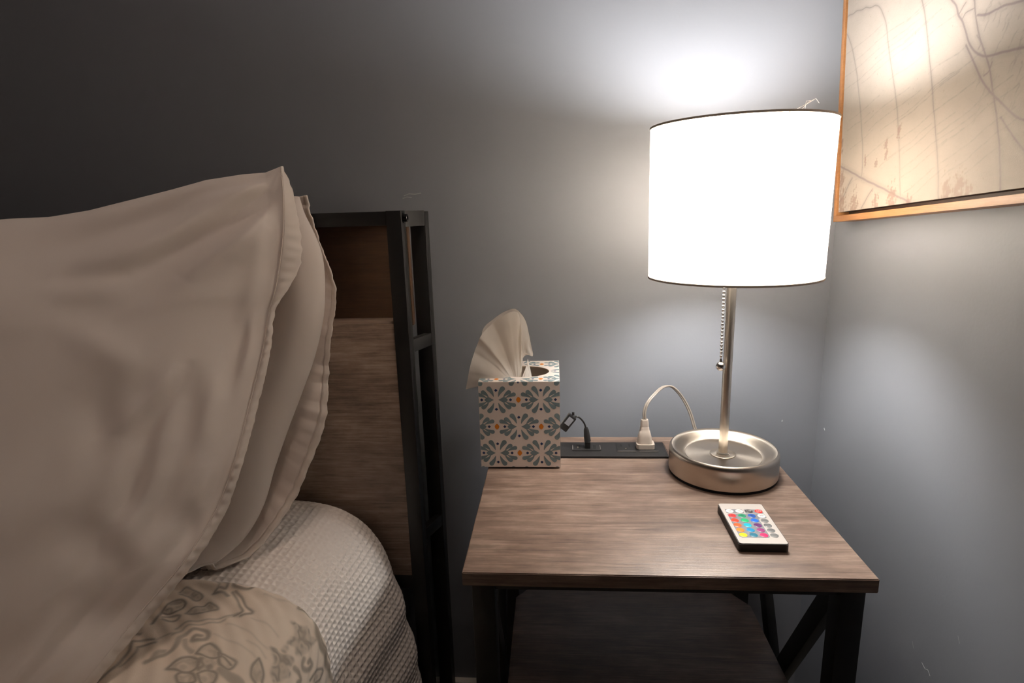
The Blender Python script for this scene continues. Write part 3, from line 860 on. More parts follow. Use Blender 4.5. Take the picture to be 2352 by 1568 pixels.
for r in range(6):
    for c in range(4):
        mcol = plain('key_%d_%d' % (r, c), srgb(*cols[r][c]), .32)
        bm = bmesh.new()
        add_lathe(bm, [(.0043, -.0002), (.0043, .0003), (.0041, .00042), (.0034, .00050), (0, .00056)], (0, 0, 0), 28)
        bo = bm_obj('button', bm, mcol, rem, True, world_space=False, sharp=50)
        bo.location = (u(uc[c]), v(vr[r]), zf)
        t = txt[r][c]
        if t in ('sun', 'sun2'):
            bm = bmesh.new()
            ra = .0011 if t == 'sun' else .0009
            for k in range(10):
                a = 2 * math.pi * k / 10; b2 = 2 * math.pi * (k + 1) / 10
                q4 = [(ra * .75 * math.cos(a), ra * .75 * math.sin(a)), (ra * math.cos(a), ra * math.sin(a)), (ra * math.cos(b2), ra * math.sin(b2)), (ra * .75 * math.cos(b2), ra * .75 * math.sin(b2))]
                bm.faces.new([bm.verts.new((x, y + (.0004 if t == 'sun2' else 0), .00064)) for x, y in q4])
            for k in range(8):
                a = 2 * math.pi * k / 8; d_ = Vector((math.cos(a), math.sin(a), 0)); e2 = Vector((-d_.y, d_.x, 0)) * .00013
                o_ = Vector((0, .0004 if t == 'sun2' else 0, .00064))
                bm.faces.new([bm.verts.new(o_ + d_ * ra * 1.25 + e2), bm.verts.new(o_ + d_ * ra * 1.25 - e2), bm.verts.new(o_ + d_ * ra * 1.75 - e2), bm.verts.new(o_ + d_ * ra * 1.75 + e2)])
            if t == 'sun2':
                bm.faces.new([bm.verts.new(p) for p in ((.0003, -.0019, .00064), (.0018, -.0019, .00064), (.00105, -.0027, .00064))])
            bm_obj('symbol', bm, inkblack, bo, world_space=False)
        elif t:
            big = len(t) <= 3
            me = text_mesh(t, (.0046 if len(t) == 1 else .0036) if big else .0022)
            ink = inkwhite if t in ('OFF', 'ON') else (inkblack if big else inkgrey)
            me.materials.append(ink)
            lo = bpy.data.objects.new('lettering', me); COL.objects.link(lo); lo.parent = bo; lo.location = (0, 0, .00066)

# ------------------------------------------------------------------ framed leaf print on the right wall
XF = .413
TA, TBt = math.radians(4.0), math.radians(5.5)
BLy, BLz = .9222, .9515
ea = Vector((0, -math.cos(TA), math.sin(TA))); eb = Vector((0, math.sin(TBt), math.cos(TBt)))
PWd, PHt = .56, .46
pic = thing('framed_picture', 'leaf vein canvas print in thin oak frame on the right wall', 'picture', (WX, BLy - .2, BLz))
def fp(i, j, x): return Vector((x, BLy, BLz)) + ea * i + eb * j
def rail(name, i0, i1, j0, j1, xa, xb, mat, parent, mit=0):
    bm = bmesh.new()
    c8 = [fp(i0, j0, xb), fp(i1, j0, xb), fp(i1, j1, xb), fp(i0, j1, xb), fp(i0, j0, xa), fp(i1, j0, xa), fp(i1, j1, xa), fp(i0, j1, xa)]
    add_hexa(bm, c8, .0007)
    return bm_obj(name, bm, mat, parent, True, sharp=40)
FWD = .0085
rail('frame_rail', 0, PWd, 0, FWD, XF, WX - .0005, M['frameoak'], pic)
rail('frame_rail', 0, PWd, PHt - FWD, PHt, XF, WX - .0005, M['frameoak'], pic)
rail('frame_rail', 0, FWD, FWD, PHt - FWD, XF, WX - .0005, M['frameoak'], pic)
rail('frame_rail', PWd - FWD, PWd, FWD, PHt - FWD, XF, WX - .0005, M['frameoak'], pic)
rail('backing', FWD, PWd - FWD, FWD, PHt - FWD, XF + .018, XF + .022, M['framedark'], pic)
GAP = .0135
CI0, CI1, CJ0, CJ1 = FWD + .0035, PWd - FWD - .0035, GAP, PHt - GAP
XCV = XF + .0015
rail('canvas_edge', CI0, CI1, CJ0, CJ1, XCV + .0003, XF + .018, M['framedark'], pic)
STROKES = [[1.0,[[0.9442,1.2184],[0.9295,1.2059],[0.9167,1.1898],[0.9062,1.1724],[0.8949,1.1508],[0.8837,1.1231],[0.8742,1.0982],[0.8711,1.0883],[0.8586,1.0483],[0.8545,1.0221],[0.855,1.0135]]],[1.0,[[0.9465,1.2299],[0.9351,1.2342],[0.9229,1.2328],[0.9115,1.2336],[0.8974,1.2305],[0.8864,1.2303],[0.875,1.2263],[0.8625,1.2255],[0.8514,1.2202],[0.8428,1.2114],[0.8307,1.1946],[0.8229,1.1745],[0.8121,1.149],[0.7992,1.1216],[0.7892,1.0989],[0.7851,1.0879],[0.7776,1.064],[0.7685,1.0305],[0.7626,1.005],[0.7583,0.9864]]],[1.3,[[0.764,1.2098],[0.7588,1.1996],[0.7515,1.1863],[0.7405,1.1586],[0.7314,1.1326],[0.7213,1.1048],[0.7144,1.0822],[0.7095,1.0687],[0.7016,1.0444],[0.6925,1.0142],[0.6849,0.9806]]],[2.0,[[0.7098,1.1891],[0.7045,1.1827],[0.6956,1.1745],[0.6902,1.1643],[0.683,1.1568],[0.6746,1.1437],[0.6673,1.1319],[0.6582,1.1228],[0.6462,1.1158],[0.6378,1.1135],[0.616,1.112],[0.586,1.1092]]],[2.0,[[0.6603,1.1556],[0.6493,1.1525],[0.6361,1.1529],[0.6193,1.1528],[0.5943,1.1491]]],[1.6,[[0.6697,1.1756],[0.6683,1.1714],[0.6619,1.1524],[0.6537,1.1352],[0.645,1.1211],[0.6348,1.1047],[0.6286,1.0909],[0.624,1.0789],[0.6193,1.0722]]],[1.9,[[0.6721,1.1315],[0.6557,1.1108],[0.6414,1.0926],[0.6261,1.0785],[0.6158,1.0709],[0.6009,1.0598],[0.587,1.0506],[0.5727,1.0458]]],[1.7,[[0.6219,1.0741],[0.6155,1.059],[0.6115,1.0474],[0.6061,1.032],[0.6011,1.0129],[0.5948,0.9856]]],[1.2,[[0.6902,1.1643],[0.685,1.1698],[0.6807,1.173]]],[1.2,[[0.6833,1.1585],[0.6785,1.1625],[0.6666,1.1635]]],[1.0,[[0.6535,1.1232],[0.6504,1.1276],[0.6576,1.137]]],[1.4,[[0.6398,1.0961],[0.6341,1.0986],[0.6309,1.1068]]],[2.2,[[0.9279,1.0334],[0.8879,1.0219],[0.8534,1.0112],[0.8173,1.0012],[0.788,0.9931],[0.7606,0.985],[0.7299,0.9765]]],[1.6,[[0.8801,1.0125],[0.8891,1.0038],[0.8988,0.9902],[0.9144,0.9787]]],[1.4,[[0.8224,0.9961],[0.8332,0.9868],[0.8475,0.9705]]],[1.6,[[0.6092,1.0545],[0.5898,1.0354],[0.566,1.014]]],[0.35,[[0.9347,1.1833],[0.9134,1.1853],[0.8933,1.1878],[0.8741,1.1901],[0.856,1.1933],[0.8389,1.1971]]],[0.35,[[0.9311,1.1527],[0.9098,1.1555],[0.8896,1.1584],[0.8708,1.1631],[0.8528,1.1672],[0.8355,1.1707],[0.8187,1.1726],[0.8027,1.1742],[0.7872,1.1755],[0.7728,1.1784],[0.7588,1.1803]]],[0.35,[[0.9303,1.1358],[0.9087,1.138],[0.8885,1.1415],[0.8696,1.1462],[0.8516,1.1511],[0.8344,1.1556],[0.8178,1.1585],[0.8017,1.1607],[0.7862,1.1618],[0.7717,1.1651],[0.7579,1.1682],[0.7448,1.1721],[0.732,1.1748]]],[0.4,[[0.9009,1.169],[0.8813,1.1724],[0.8629,1.1762],[0.8454,1.1807],[0.8284,1.1831],[0.812,1.1848],[0.7962,1.1856],[0.7811,1.1868],[0.767,1.1896],[0.7536,1.193],[0.7407,1.1959]]],[0.4,[[0.8782,1.1348],[0.8596,1.139],[0.842,1.1441],[0.8252,1.1483],[0.8089,1.1515],[0.7932,1.1539],[0.7782,1.1562],[0.764,1.1591]]],[0.5,[[0.8609,1.0815],[0.843,1.0878],[0.8259,1.0938],[0.8093,1.0983],[0.7935,1.1024],[0.7782,1.1057],[0.7636,1.1091]]],[0.5,[[0.8481,1.0715],[0.8308,1.0785],[0.814,1.0833],[0.7979,1.0879],[0.7823,1.0913],[0.7673,1.0944],[0.7532,1.0981],[0.7397,1.1024]]],[0.5,[[0.9042,1.0916],[0.8839,1.0959],[0.8648,1.1009],[0.8468,1.107],[0.8295,1.1117]]],[0.5,[[0.9065,1.0785],[0.8861,1.0837],[0.8666,1.0878],[0.8484,1.0937]]],[0.6,[[0.8187,1.0679],[0.8021,1.0722],[0.7864,1.0765],[0.7712,1.0796],[0.7568,1.0841],[0.7432,1.0889],[0.7304,1.0948],[0.7182,1.1004],[0.7061,1.1046],[0.6943,1.1076],[0.6829,1.1099]]],[0.7,[[0.7787,1.0736],[0.764,1.0779],[0.7498,1.0819],[0.7366,1.0872],[0.7239,1.0924],[0.7118,1.0975],[0.6999,1.1017],[0.6884,1.1048],[0.6773,1.108]]],[0.7,[[0.7709,1.0526],[0.7564,1.0574],[0.7425,1.0618],[0.7294,1.0673],[0.7169,1.0727],[0.7047,1.0769],[0.6928,1.0804],[0.6814,1.0836],[0.6704,1.0869],[0.66,1.0908],[0.65,1.0947]]],[0.6,[[0.7977,1.0317],[0.782,1.0367],[0.7667,1.0409],[0.7524,1.0459],[0.7387,1.051],[0.7259,1.0575],[0.7133,1.0625]]],[0.7,[[0.7638,1.0348],[0.7494,1.0396],[0.7358,1.0449],[0.723,1.0509],[0.7107,1.0567],[0.6986,1.061],[0.6869,1.0648],[0.6757,1.0686]]],[0.7,[[0.7635,1.0166],[0.7493,1.0226],[0.7355,1.0276],[0.7226,1.0339],[0.7102,1.0401],[0.698,1.0444],[0.6861,1.0478],[0.6748,1.0515],[0.6638,1.0551],[0.6534,1.0591],[0.6435,1.0634]]],[0.6,[[0.76,1.0077],[0.7457,1.0131],[0.732,1.0185],[0.7192,1.0249],[0.7068,1.0309],[0.6948,1.036],[0.6833,1.041],[0.6721,1.0452],[0.6616,1.0503]]],[0.6,[[0.7512,0.99],[0.7371,0.9954],[0.724,1.0026],[0.7113,1.0089],[0.6991,1.0149]]],[0.5,[[0.7366,0.9849],[0.7234,0.9918],[0.7108,0.9988],[0.6988,1.0059],[0.687,1.0118],[0.6756,1.0165]]],[0.6,[[0.7006,1.0502],[0.6888,1.0542],[0.6775,1.0582],[0.6664,1.0615],[0.6561,1.0661],[0.6462,1.0709],[0.6367,1.0755],[0.6274,1.0797],[0.6183,1.083],[0.6094,1.0857],[0.6009,1.0887]]],[0.6,[[0.6992,1.0363],[0.6875,1.0411],[0.676,1.0446],[0.665,1.0485],[0.6544,1.0522],[0.6445,1.0571],[0.6353,1.0633],[0.6261,1.0679],[0.6169,1.0708],[0.608,1.0738],[0.5995,1.0769],[0.5914,1.0807]]],[0.6,[[0.6899,1.0191],[0.6783,1.0233],[0.6671,1.0273],[0.6564,1.0315],[0.6462,1.036],[0.6365,1.041],[0.6273,1.0467],[0.6181,1.0508],[0.6092,1.0543],[0.6005,1.0575],[0.5921,1.0607]]],[0.6,[[0.684,1.004],[0.6729,1.0101],[0.6617,1.0139],[0.6512,1.0183],[0.6412,1.0238],[0.6318,1.0296],[0.6225,1.0348],[0.6136,1.0397],[0.6047,1.0432],[0.5962,1.0467],[0.588,1.0506]]],[0.35,[[0.8111,1.1259],[0.7953,1.1291],[0.7799,1.1311],[0.7653,1.1334],[0.7515,1.137],[0.7384,1.1411],[0.7259,1.1453]]],[0.35,[[0.8492,1.1594],[0.8319,1.1623],[0.8155,1.1658],[0.7995,1.1671],[0.7844,1.1699],[0.77,1.1725]]],[0.35,[[0.7865,1.1634],[0.772,1.1664],[0.7583,1.1701],[0.7451,1.1735],[0.7323,1.1762],[0.72,1.1787]]],[0.35,[[0.794,1.1836],[0.7792,1.1857],[0.765,1.1873],[0.7516,1.1903],[0.7387,1.1931]]],[0.5,[[0.7305,1.117],[0.718,1.1209],[0.7058,1.1232],[0.6938,1.1247],[0.6825,1.1268],[0.6717,1.1298]]],[0.45,[[0.7401,1.1568],[0.7276,1.1605],[0.7153,1.163],[0.7034,1.1647],[0.6919,1.1663]]],[0.55,[[0.7191,1.0976],[0.7069,1.1014],[0.6952,1.105],[0.6838,1.1081],[0.6728,1.1106],[0.6623,1.1138],[0.6524,1.118],[0.6428,1.1213]]],[0.5,[[0.8135,1.0226],[0.7973,1.0293],[0.7817,1.0355],[0.7665,1.0396]]],[0.5,[[0.8539,1.036],[0.836,1.0426],[0.8189,1.0491],[0.8025,1.055],[0.7866,1.0596]]],[0.4,[[0.894,1.0526],[0.8741,1.058],[0.8552,1.0643],[0.8375,1.0708]]],[0.5,[[0.6485,1.0056],[0.6386,1.0109],[0.6289,1.016],[0.6198,1.0215],[0.6107,1.0257],[0.6019,1.0298]]],[0.4,[[0.8869,1.0047],[0.867,1.0111],[0.848,1.0174]]],[0.55,[[0.6323,1.1088],[0.6304,1.1117],[0.6285,1.1145],[0.6264,1.1173],[0.6257,1.1203],[0.623,1.1229]]],[0.55,[[0.6121,1.0634],[0.6105,1.0665],[0.6089,1.0695],[0.6079,1.0726],[0.6054,1.0753],[0.6048,1.0785]]],[0.55,[[0.6511,1.1501],[0.6501,1.1531],[0.6471,1.1555],[0.6466,1.1586],[0.6441,1.1611],[0.641,1.1634]]],[0.55,[[0.5972,1.0585],[0.5957,1.0615],[0.5937,1.0644],[0.5939,1.0676],[0.5915,1.0703],[0.5886,1.073]]],[0.55,[[0.6512,1.1481],[0.6492,1.1508],[0.6483,1.1538],[0.6482,1.1571],[0.6427,1.1587],[0.6443,1.1624]]],[0.55,[[0.6373,1.144],[0.6352,1.1467],[0.6347,1.1497],[0.6321,1.1522],[0.6295,1.1546],[0.6339,1.1591]]],[0.55,[[0.6186,1.1322],[0.6169,1.1349],[0.6165,1.1379],[0.614,1.1403],[0.6147,1.1436],[0.6118,1.1459]]],[0.55,[[0.6077,1.0917],[0.6062,1.0946],[0.6062,1.0978],[0.6047,1.1006],[0.6014,1.103],[0.6017,1.1062]]],[0.55,[[0.6486,1.0859],[0.6476,1.0892],[0.6444,1.092],[0.6464,1.0958],[0.6402,1.098],[0.6406,1.1014]]],[0.55,[[0.648,1.138],[0.6466,1.1409],[0.6451,1.1438],[0.6436,1.1467],[0.6446,1.1502],[0.6427,1.1529]]],[0.55,[[0.6417,1.0701],[0.64,1.0732],[0.64,1.0767],[0.6368,1.0795],[0.6364,1.0829],[0.6346,1.0859]]],[0.55,[[0.6115,1.1145],[0.6097,1.1172],[0.6084,1.1201],[0.6074,1.1229],[0.6056,1.1256],[0.603,1.1279]]],[0.55,[[0.6466,1.0525],[0.6445,1.0557],[0.6449,1.0593],[0.6431,1.0625],[0.6404,1.0656],[0.6388,1.0688]]],[0.55,[[0.5993,1.111],[0.598,1.1138],[0.5978,1.1168],[0.5943,1.119],[0.596,1.1225],[0.5965,1.1257]]],[0.55,[[0.6212,1.1249],[0.6204,1.1279],[0.6186,1.1306],[0.6169,1.1333],[0.6161,1.1362],[0.6177,1.1397]]],[0.55,[[0.6304,1.1366],[0.6285,1.1393],[0.6284,1.1425],[0.6282,1.1456],[0.6278,1.1487],[0.6215,1.1499]]],[0.55,[[0.5956,1.0699],[0.5947,1.073],[0.5931,1.0758],[0.5913,1.0786],[0.5922,1.0819],[0.5885,1.0843]]],[0.55,[[0.6039,1.0927],[0.6033,1.0958],[0.6019,1.0986],[0.601,1.1016],[0.5999,1.1044],[0.5954,1.1065]]],[0.55,[[0.6044,1.1361],[0.6036,1.1389],[0.6017,1.1414],[0.5992,1.1436],[0.6015,1.1473],[0.5993,1.1497]]],[0.55,[[0.6301,1.0794],[0.6294,1.0826],[0.6282,1.0857],[0.6266,1.0888],[0.6223,1.0912],[0.6217,1.0944]]],[0.55,[[0.6055,1.0499],[0.6039,1.053],[0.6037,1.0562],[0.6027,1.0593],[0.5985,1.0619],[0.5974,1.065]]],[0.55,[[0.6227,1.1317],[0.6209,1.1344],[0.6203,1.1374],[0.6207,1.1407],[0.619,1.1433],[0.6158,1.1455]]],[0.55,[[0.6013,1.0984],[0.5997,1.1012],[0.5994,1.1042],[0.5986,1.1072],[0.5962,1.1097],[0.5954,1.1125]]],[0.55,[[0.6012,1.0987],[0.6001,1.1015],[0.5984,1.1043],[0.5962,1.1069],[0.5985,1.1105],[0.593,1.1122]]],[0.55,[[0.6007,1.1071],[0.5996,1.11],[0.5979,1.1127],[0.5983,1.1158],[0.5976,1.1187],[0.5957,1.1213]]],[0.55,[[0.596,1.0838],[0.5948,1.0867],[0.5933,1.0895],[0.5928,1.0925],[0.5914,1.0953],[0.5927,1.0986]]]]
STROKES = STROKES + [[w_, [[a_ + da, b_ + db] for a_, b_ in p_]] for da, db in ((-.375, .03), (.02, .315), (-.35, .33)) for w_, p_ in STROKES]
SPOTS = [[0.9225,1.0588,0.012],[0.9106,1.0116,0.014],[0.9061,0.9763,0.022],[0.8686,0.9727,0.02],[0.8013,1.0491,0.007],[0.7988,1.0369,0.007],[0.7761,1.061,0.008],[0.8126,0.978,0.012],[0.8489,1.0325,0.006],[0.7761,0.9807,0.018],[0.6546,0.992,0.016],[0.6738,0.9883,0.014],[0.6405,0.985,0.012],[0.7401,0.9775,0.01],[0.8207,1.0284,0.006]]
ii = np.linspace(CI0, CI1, 520); jj = np.r_[np.linspace(CJ0, .345, 470), np.linspace(.345, CJ1, 110)[1:]]
I, J = np.meshgrid(ii, jj, indexing='ij')
Gc = np.zeros(I.shape + (3,)); Gc[..., 0] = XCV
Gc[..., 1] = BLy + ea.y * I + eb.y * J; Gc[..., 2] = BLz + ea.z * I + eb.z * J
def seg_dist(Px, Py, a, b):
    ax_, ay_ = a; bx, by = b; dx, dy = bx - ax_, by - ay_
    L2 = dx * dx + dy * dy + 1e-12
    t = np.clip(((Px - ax_) * dx + (Py - ay_) * dy) / L2, 0, 1)
    return np.hypot(Px - ax_ - t * dx, Py - ay_ - t * dy)
def stroke_mask(Px, Py, pts, w, soft):
    out = np.zeros_like(Px)
    pts = catmull(pts, max(8, 4 * len(pts)))
    pts = [tuple(p) for p in pts]
    for a, b in zip(pts[:-1], pts[1:]):
        m = 4 * (w + soft)
        sel = (Px > min(a[0], b[0]) - m) & (Px < max(a[0], b[0]) + m) & (Py > min(a[1], b[1]) - m) & (Py < max(a[1], b[1]) + m)
        if not sel.any(): continue
        d = seg_dist(Px[sel], Py[sel], a, b)
        out[sel] = np.maximum(out[sel], 1 / (1 + np.exp(np.clip((d - w) / soft, -30, 30))))
    return out
base = np.array(srgb(130, 121, 113)[:3]); vein = np.array(srgb(80, 70, 70)[:3]); brown = np.array(srgb(94, 74, 64)[:3])
Colr = np.ones(I.shape + (3,)) * base
PY, PZ = Gc[..., 1], Gc[..., 2]
wob = .0006 * fnoise(PY * 260, PZ * 260, 3, 2)
k = np.zeros_like(I); kf = np.zeros_like(I)
for w, pts in STROKES:
    if w >= .9:
        k = np.maximum(k, stroke_mask(PY + wob, PZ + wob, pts, .00062 * w, .00028))
        k = np.maximum(k, .28 * stroke_mask(PY, PZ, pts, .0022 * w, .0009))
    else:
        kf = np.maximum(kf, (.45 + .5 * w) * stroke_mask(PY + wob, PZ + wob, pts, .00045 * (.6 + w), .00025))
brk = .75 + .25 * np.sign(fnoise(PY * 500, PZ * 500, 9, 2))
sp = np.zeros_like(I)
for y, z, r_ in SPOTS:
    sp = np.maximum(sp, np.exp(-(((PY - y) / (r_ * .7)) ** 2 + ((PZ - z) / (r_ * 1.3)) ** 2)))
grain = fnoise(PY * 900, PZ * 420, 21, 3, .7)
spm = smooth01((sp * 1.5 + grain * .75 - .75) * 2.2) * .75
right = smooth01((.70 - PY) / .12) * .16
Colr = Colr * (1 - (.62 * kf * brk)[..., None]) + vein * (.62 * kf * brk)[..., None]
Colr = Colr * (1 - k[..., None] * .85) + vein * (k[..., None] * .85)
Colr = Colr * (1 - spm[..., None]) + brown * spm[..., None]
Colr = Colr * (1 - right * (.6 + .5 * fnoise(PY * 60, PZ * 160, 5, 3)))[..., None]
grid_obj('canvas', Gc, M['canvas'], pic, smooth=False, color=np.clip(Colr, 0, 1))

# ------------------------------------------------------------------ bed frame with panelled headboard
bed = thing('bed_frame', 'black metal bed frame with wood-panelled headboard beside the nightstand', 'bed frame', (-.98, -.1, 0))
HF, HB = .840, .940            # front and back of the right end
HXR = -.2162                   # right face of the right front post
def hy(x): return (HXR - x) * .0175        # headboard stands a touch askew to the wall
HW = 1.56
HZ = .9865
def hbar(name, x0, x1, ya, yb, z0, z1, mat, bevel=.001, skew=0.0):
    bm = bmesh.new()
    c8 = [(x0, ya + hy(x0), z0), (x1, ya + hy(x1), z0), (x1 + skew, yb + hy(x1), z0), (x0 + skew, yb + hy(x0), z0)]
    c8 += [(a, b, z1) for a, b, _ in c8]
    add_hexa(bm, c8, bevel)
    return bm_obj(name, bm, mat, bed, True, sharp=40)
SK = .018
PW = .0222
box_l = HXR - HW
BKD = .011
for x1 in (HXR, box_l + PW):
    s = SK if x1 == HXR else 0
    hbar('post', x1 - PW, x1, HF, HF + .0260, 0, HZ, M['blackmetal'])
    hbar('post', x1 - PW + s - .001, x1 + s + .0005, HB - .0280, HB, 0, HZ - .002, M['blackmetal'])
    # side rails run front to back between the posts
    def srail(z0, z1, nm='side_rail'):
        bm = bmesh.new()
        xa, xb = x1 - .012, x1
        c8 = [(xa, HF + .0255 + hy(xa), z0), (xb, HF + .0255 + hy(xb), z0), (xb + s, HB - .0275 + hy(xb), z0), (xa + s, HB - .0275 + hy(xa), z0)]
        c8 += [(a, b, {z0: z1}[c]) for a, b, c in c8]
        add_hexa(bm, c8, .0008); return bm_obj(nm, bm, M['blackmetal'], bed, True, sharp=40)
    srail(HZ - .0235, HZ - .0005); srail(.774, .794); srail(.455, .475)
hbar('top_rail', box_l + PW, HXR - PW, HF + .001, HF + .0190, HZ - .0205, HZ - .0006, M['blackmetal'])
hbar('top_rail', box_l + PW, HXR - PW, HB - .012, HB - .001, HZ - .0205, HZ - .0020, M['blackmetal'])
hbar('lower_rail', box_l + PW, HXR - PW, HF + .001, HF + .0190, .380, .404, M['blackmetal'])
hbar('top_board', box_l + PW, HXR - PW + .004, HF + .0185, HB - .0115, HZ - .016, HZ - .004, M['blackmetal'], .0008)
hbar('back_panel', box_l + PW, HXR - PW + SK - .002, HB - .044, HB - .030, .81, HZ - .0205, M['backwood_shade'], .0008)  # dark tone carries the shade of the open recess
hbar('shelf', box_l + PW, HXR - PW + .006, HF + .013, HB - .030, .809, .8225, M['panelwood'], .0008)
hbar('front_panel', box_l + PW, HXR - PW, HF + .0015, HF + .013, .404, .8227, M['panelwood'], .0008)
hbar('shelf', box_l + PW, HXR - PW + .006, HF + .013, HB - .02, .452, .466, M['panelwood'], .0008)
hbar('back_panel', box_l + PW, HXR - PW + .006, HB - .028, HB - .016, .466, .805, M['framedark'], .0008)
# bolt on the end of the top rail
def xl(prof, c, n=24):
    bm = bmesh.new(); add_lathe(bm, prof, (0, 0, 0), n)
    bmesh.ops.rotate(bm, verts=bm.verts[:], cent=(0, 0, 0), matrix=Matrix.Rotation(math.radians(90), 3, 'Y'))
    bmesh.ops.translate(bm, verts=bm.verts[:], vec=c); return bm
bc = (HXR, HF + .0115, HZ - .0105)
bolt = bm_obj('bolt', xl([(0, -.001), (.0072, -.001), (.0072, .0012), (.0058, .0014), (.0058, .0062), (.0052, .0068), (.0030, .0068), (.0030, .0030), (0, .0030)], bc), M['blacksteel'], bed, True, sharp=35)
# side rails of the bed, legs and slats platform hidden under the bedding
BEDX0, BEDX1 = box_l + .05, HXR - .062
for xx in (BEDX0, BEDX1 - .03):
    box('bed_rail', (xx, -1.16, .25), (xx + .03, .838, .29), M['blackmetal'], bed, .002)
    for yy in (-1.16, -.2):
        box('leg', (xx, yy, 0), (xx + .03, yy + .03, .25), M['blackmetal'], bed, .002)
box('foot_rail', (BEDX0, -1.16, .25), (BEDX1, -1.13, .29), M['blackmetal'], bed, .002)
for k_ in range(9):
    yy = -1.08 + k_ * .22
    box('slat', (BEDX0 + .03, yy, .272), (BEDX1 - .03, yy + .07, .288), M['blackmetal'], bed, .001)

# bed cross-section (x, z): flat top then a rounded fall at the right
PROF = [(-1.77, .20), (-1.765, .40), (-1.74, .50), (-1.66, .548), (-1.2, .553), (-.8, .553), (-.6, .553), (-.46, .5530), (-.407, .5505), (-.373, .5460), (-.336, .5345), (-.301, .5110), (-.276, .4770), (-.262, .4410), (-.251, .3990), (-.241, .3480), (-.235, .3080), (-.229, .2590), (-.225, .2000), (-.222, .1300)]
PRO = catmull(PROF, 3000)
_d = np.r_[0, np.cumsum(np.linalg.norm(np.diff(PRO, axis=0), axis=1))]
def prof_at(s):
    return np.interp(s, _d, PRO[:, 0]), np.interp(s, _d, PRO[:, 1])
def prof_n(s):
    x0_, z0_ = prof_at(s - .004); x1_, z1_ = prof_at(s + .004)
    tx, tz = x1_ - x0_, z1_ - z0_; L = np.hypot(tx, tz) + 1e-9
    return -tz / L, tx / L
S_TOT = _d[-1]
S_EDGE = float(_d[np.argmin(np.abs(PRO[:, 0] + .407) + (PRO[:, 1] < .5) * 9)])     # where the fall begins
def bed_surface(Sg, Yg, off):
    x, z = prof_at(Sg); nx, nz = prof_n(Sg)
    x = x - .034 * smooth01((.80 - Yg) / .19) * smooth01((.56 - z) / .17) * (x > -1)
    return np.stack([x + nx * (-off) * -1, Yg, z + nz * off], -1)

ms = np.r_[np.linspace(0.02, S_EDGE - .02, 40), np.linspace(S_EDGE, S_TOT - .10, 60)[1:]]
my = np.r_[-1.12, -1.115, np.linspace(-1.10, .80, 30), .815, .82]
Sg, Yg = np.meshgrid(ms, my, indexing='ij')
Gm = bed_surface(Sg, Yg, -.016)
edge = np.minimum(Yg + 1.12, .82 - Yg); Gm[..., 2] -= .03 * (1 - smooth01(edge / .02)) * (Gm[..., 2] > .3)
mo = grid_obj('mattress', np.maximum(Gm, [-9, -9, .292]), M['mattress']); tag(mo, 'white mattress wholly covered by the waffle blanket and quilt', 'mattress')
bmm = bmesh.new(); bmm.from_mesh(mo.data)
bmesh.ops.holes_fill(bmm, edges=[e for e in bmm.edges if e.is_boundary]); bmm.to_mesh(mo.data); bmm.free()

# waffle blanket
bs = np.r_[np.linspace(.3, S_EDGE - .16, 30)[:-1], np.linspace(S_EDGE - .16, S_TOT, 470)]
by = np.linspace(.545, .828, 230)
Sg, Yg = np.meshgrid(bs, by, indexing='ij')
p_ = .0095
wob1 = .0012 * fnoise(Sg * 22, Yg * 22, 11, 2); wob2 = .0012 * fnoise(Sg * 22, Yg * 22, 12, 2)
ca = np.abs(np.cos(np.pi * (Sg + wob1) / p_)); cb = np.abs(np.cos(np.pi * (Yg + wob2) / p_))
h = .0032 * np.maximum(ca ** 2.2, cb ** 2.2) - .0008 + .0005 * fnoise(Sg * 700, Yg * 700, 5, 2)
x_, z_ = prof_at(Sg)
drop = smooth01((.47 - z_) / .1) * (x_ > -1)
h = h + drop * (.0026 * np.sin(Sg * 2 * np.pi / .083 + 1.3 + 6 * (Yg - .8)) + .004 * fnoise(Sg * 25, Yg * 18, 31, 2)) - .01 * smooth01((Yg - .80) / .03)
h = h + .003 * fnoise(Sg * 18, Yg * 18, 77, 2)
Gb = bed_surface(Sg, Yg, 0); nx, nz = prof_n(Sg)
Gb[..., 0] += nx * h; Gb[..., 2] += nz * h
bl = grid_obj('waffle_blanket', Gb, M['waffle']); tag(bl, 'white waffle weave blanket over the mattress head below the pillows', 'blanket')

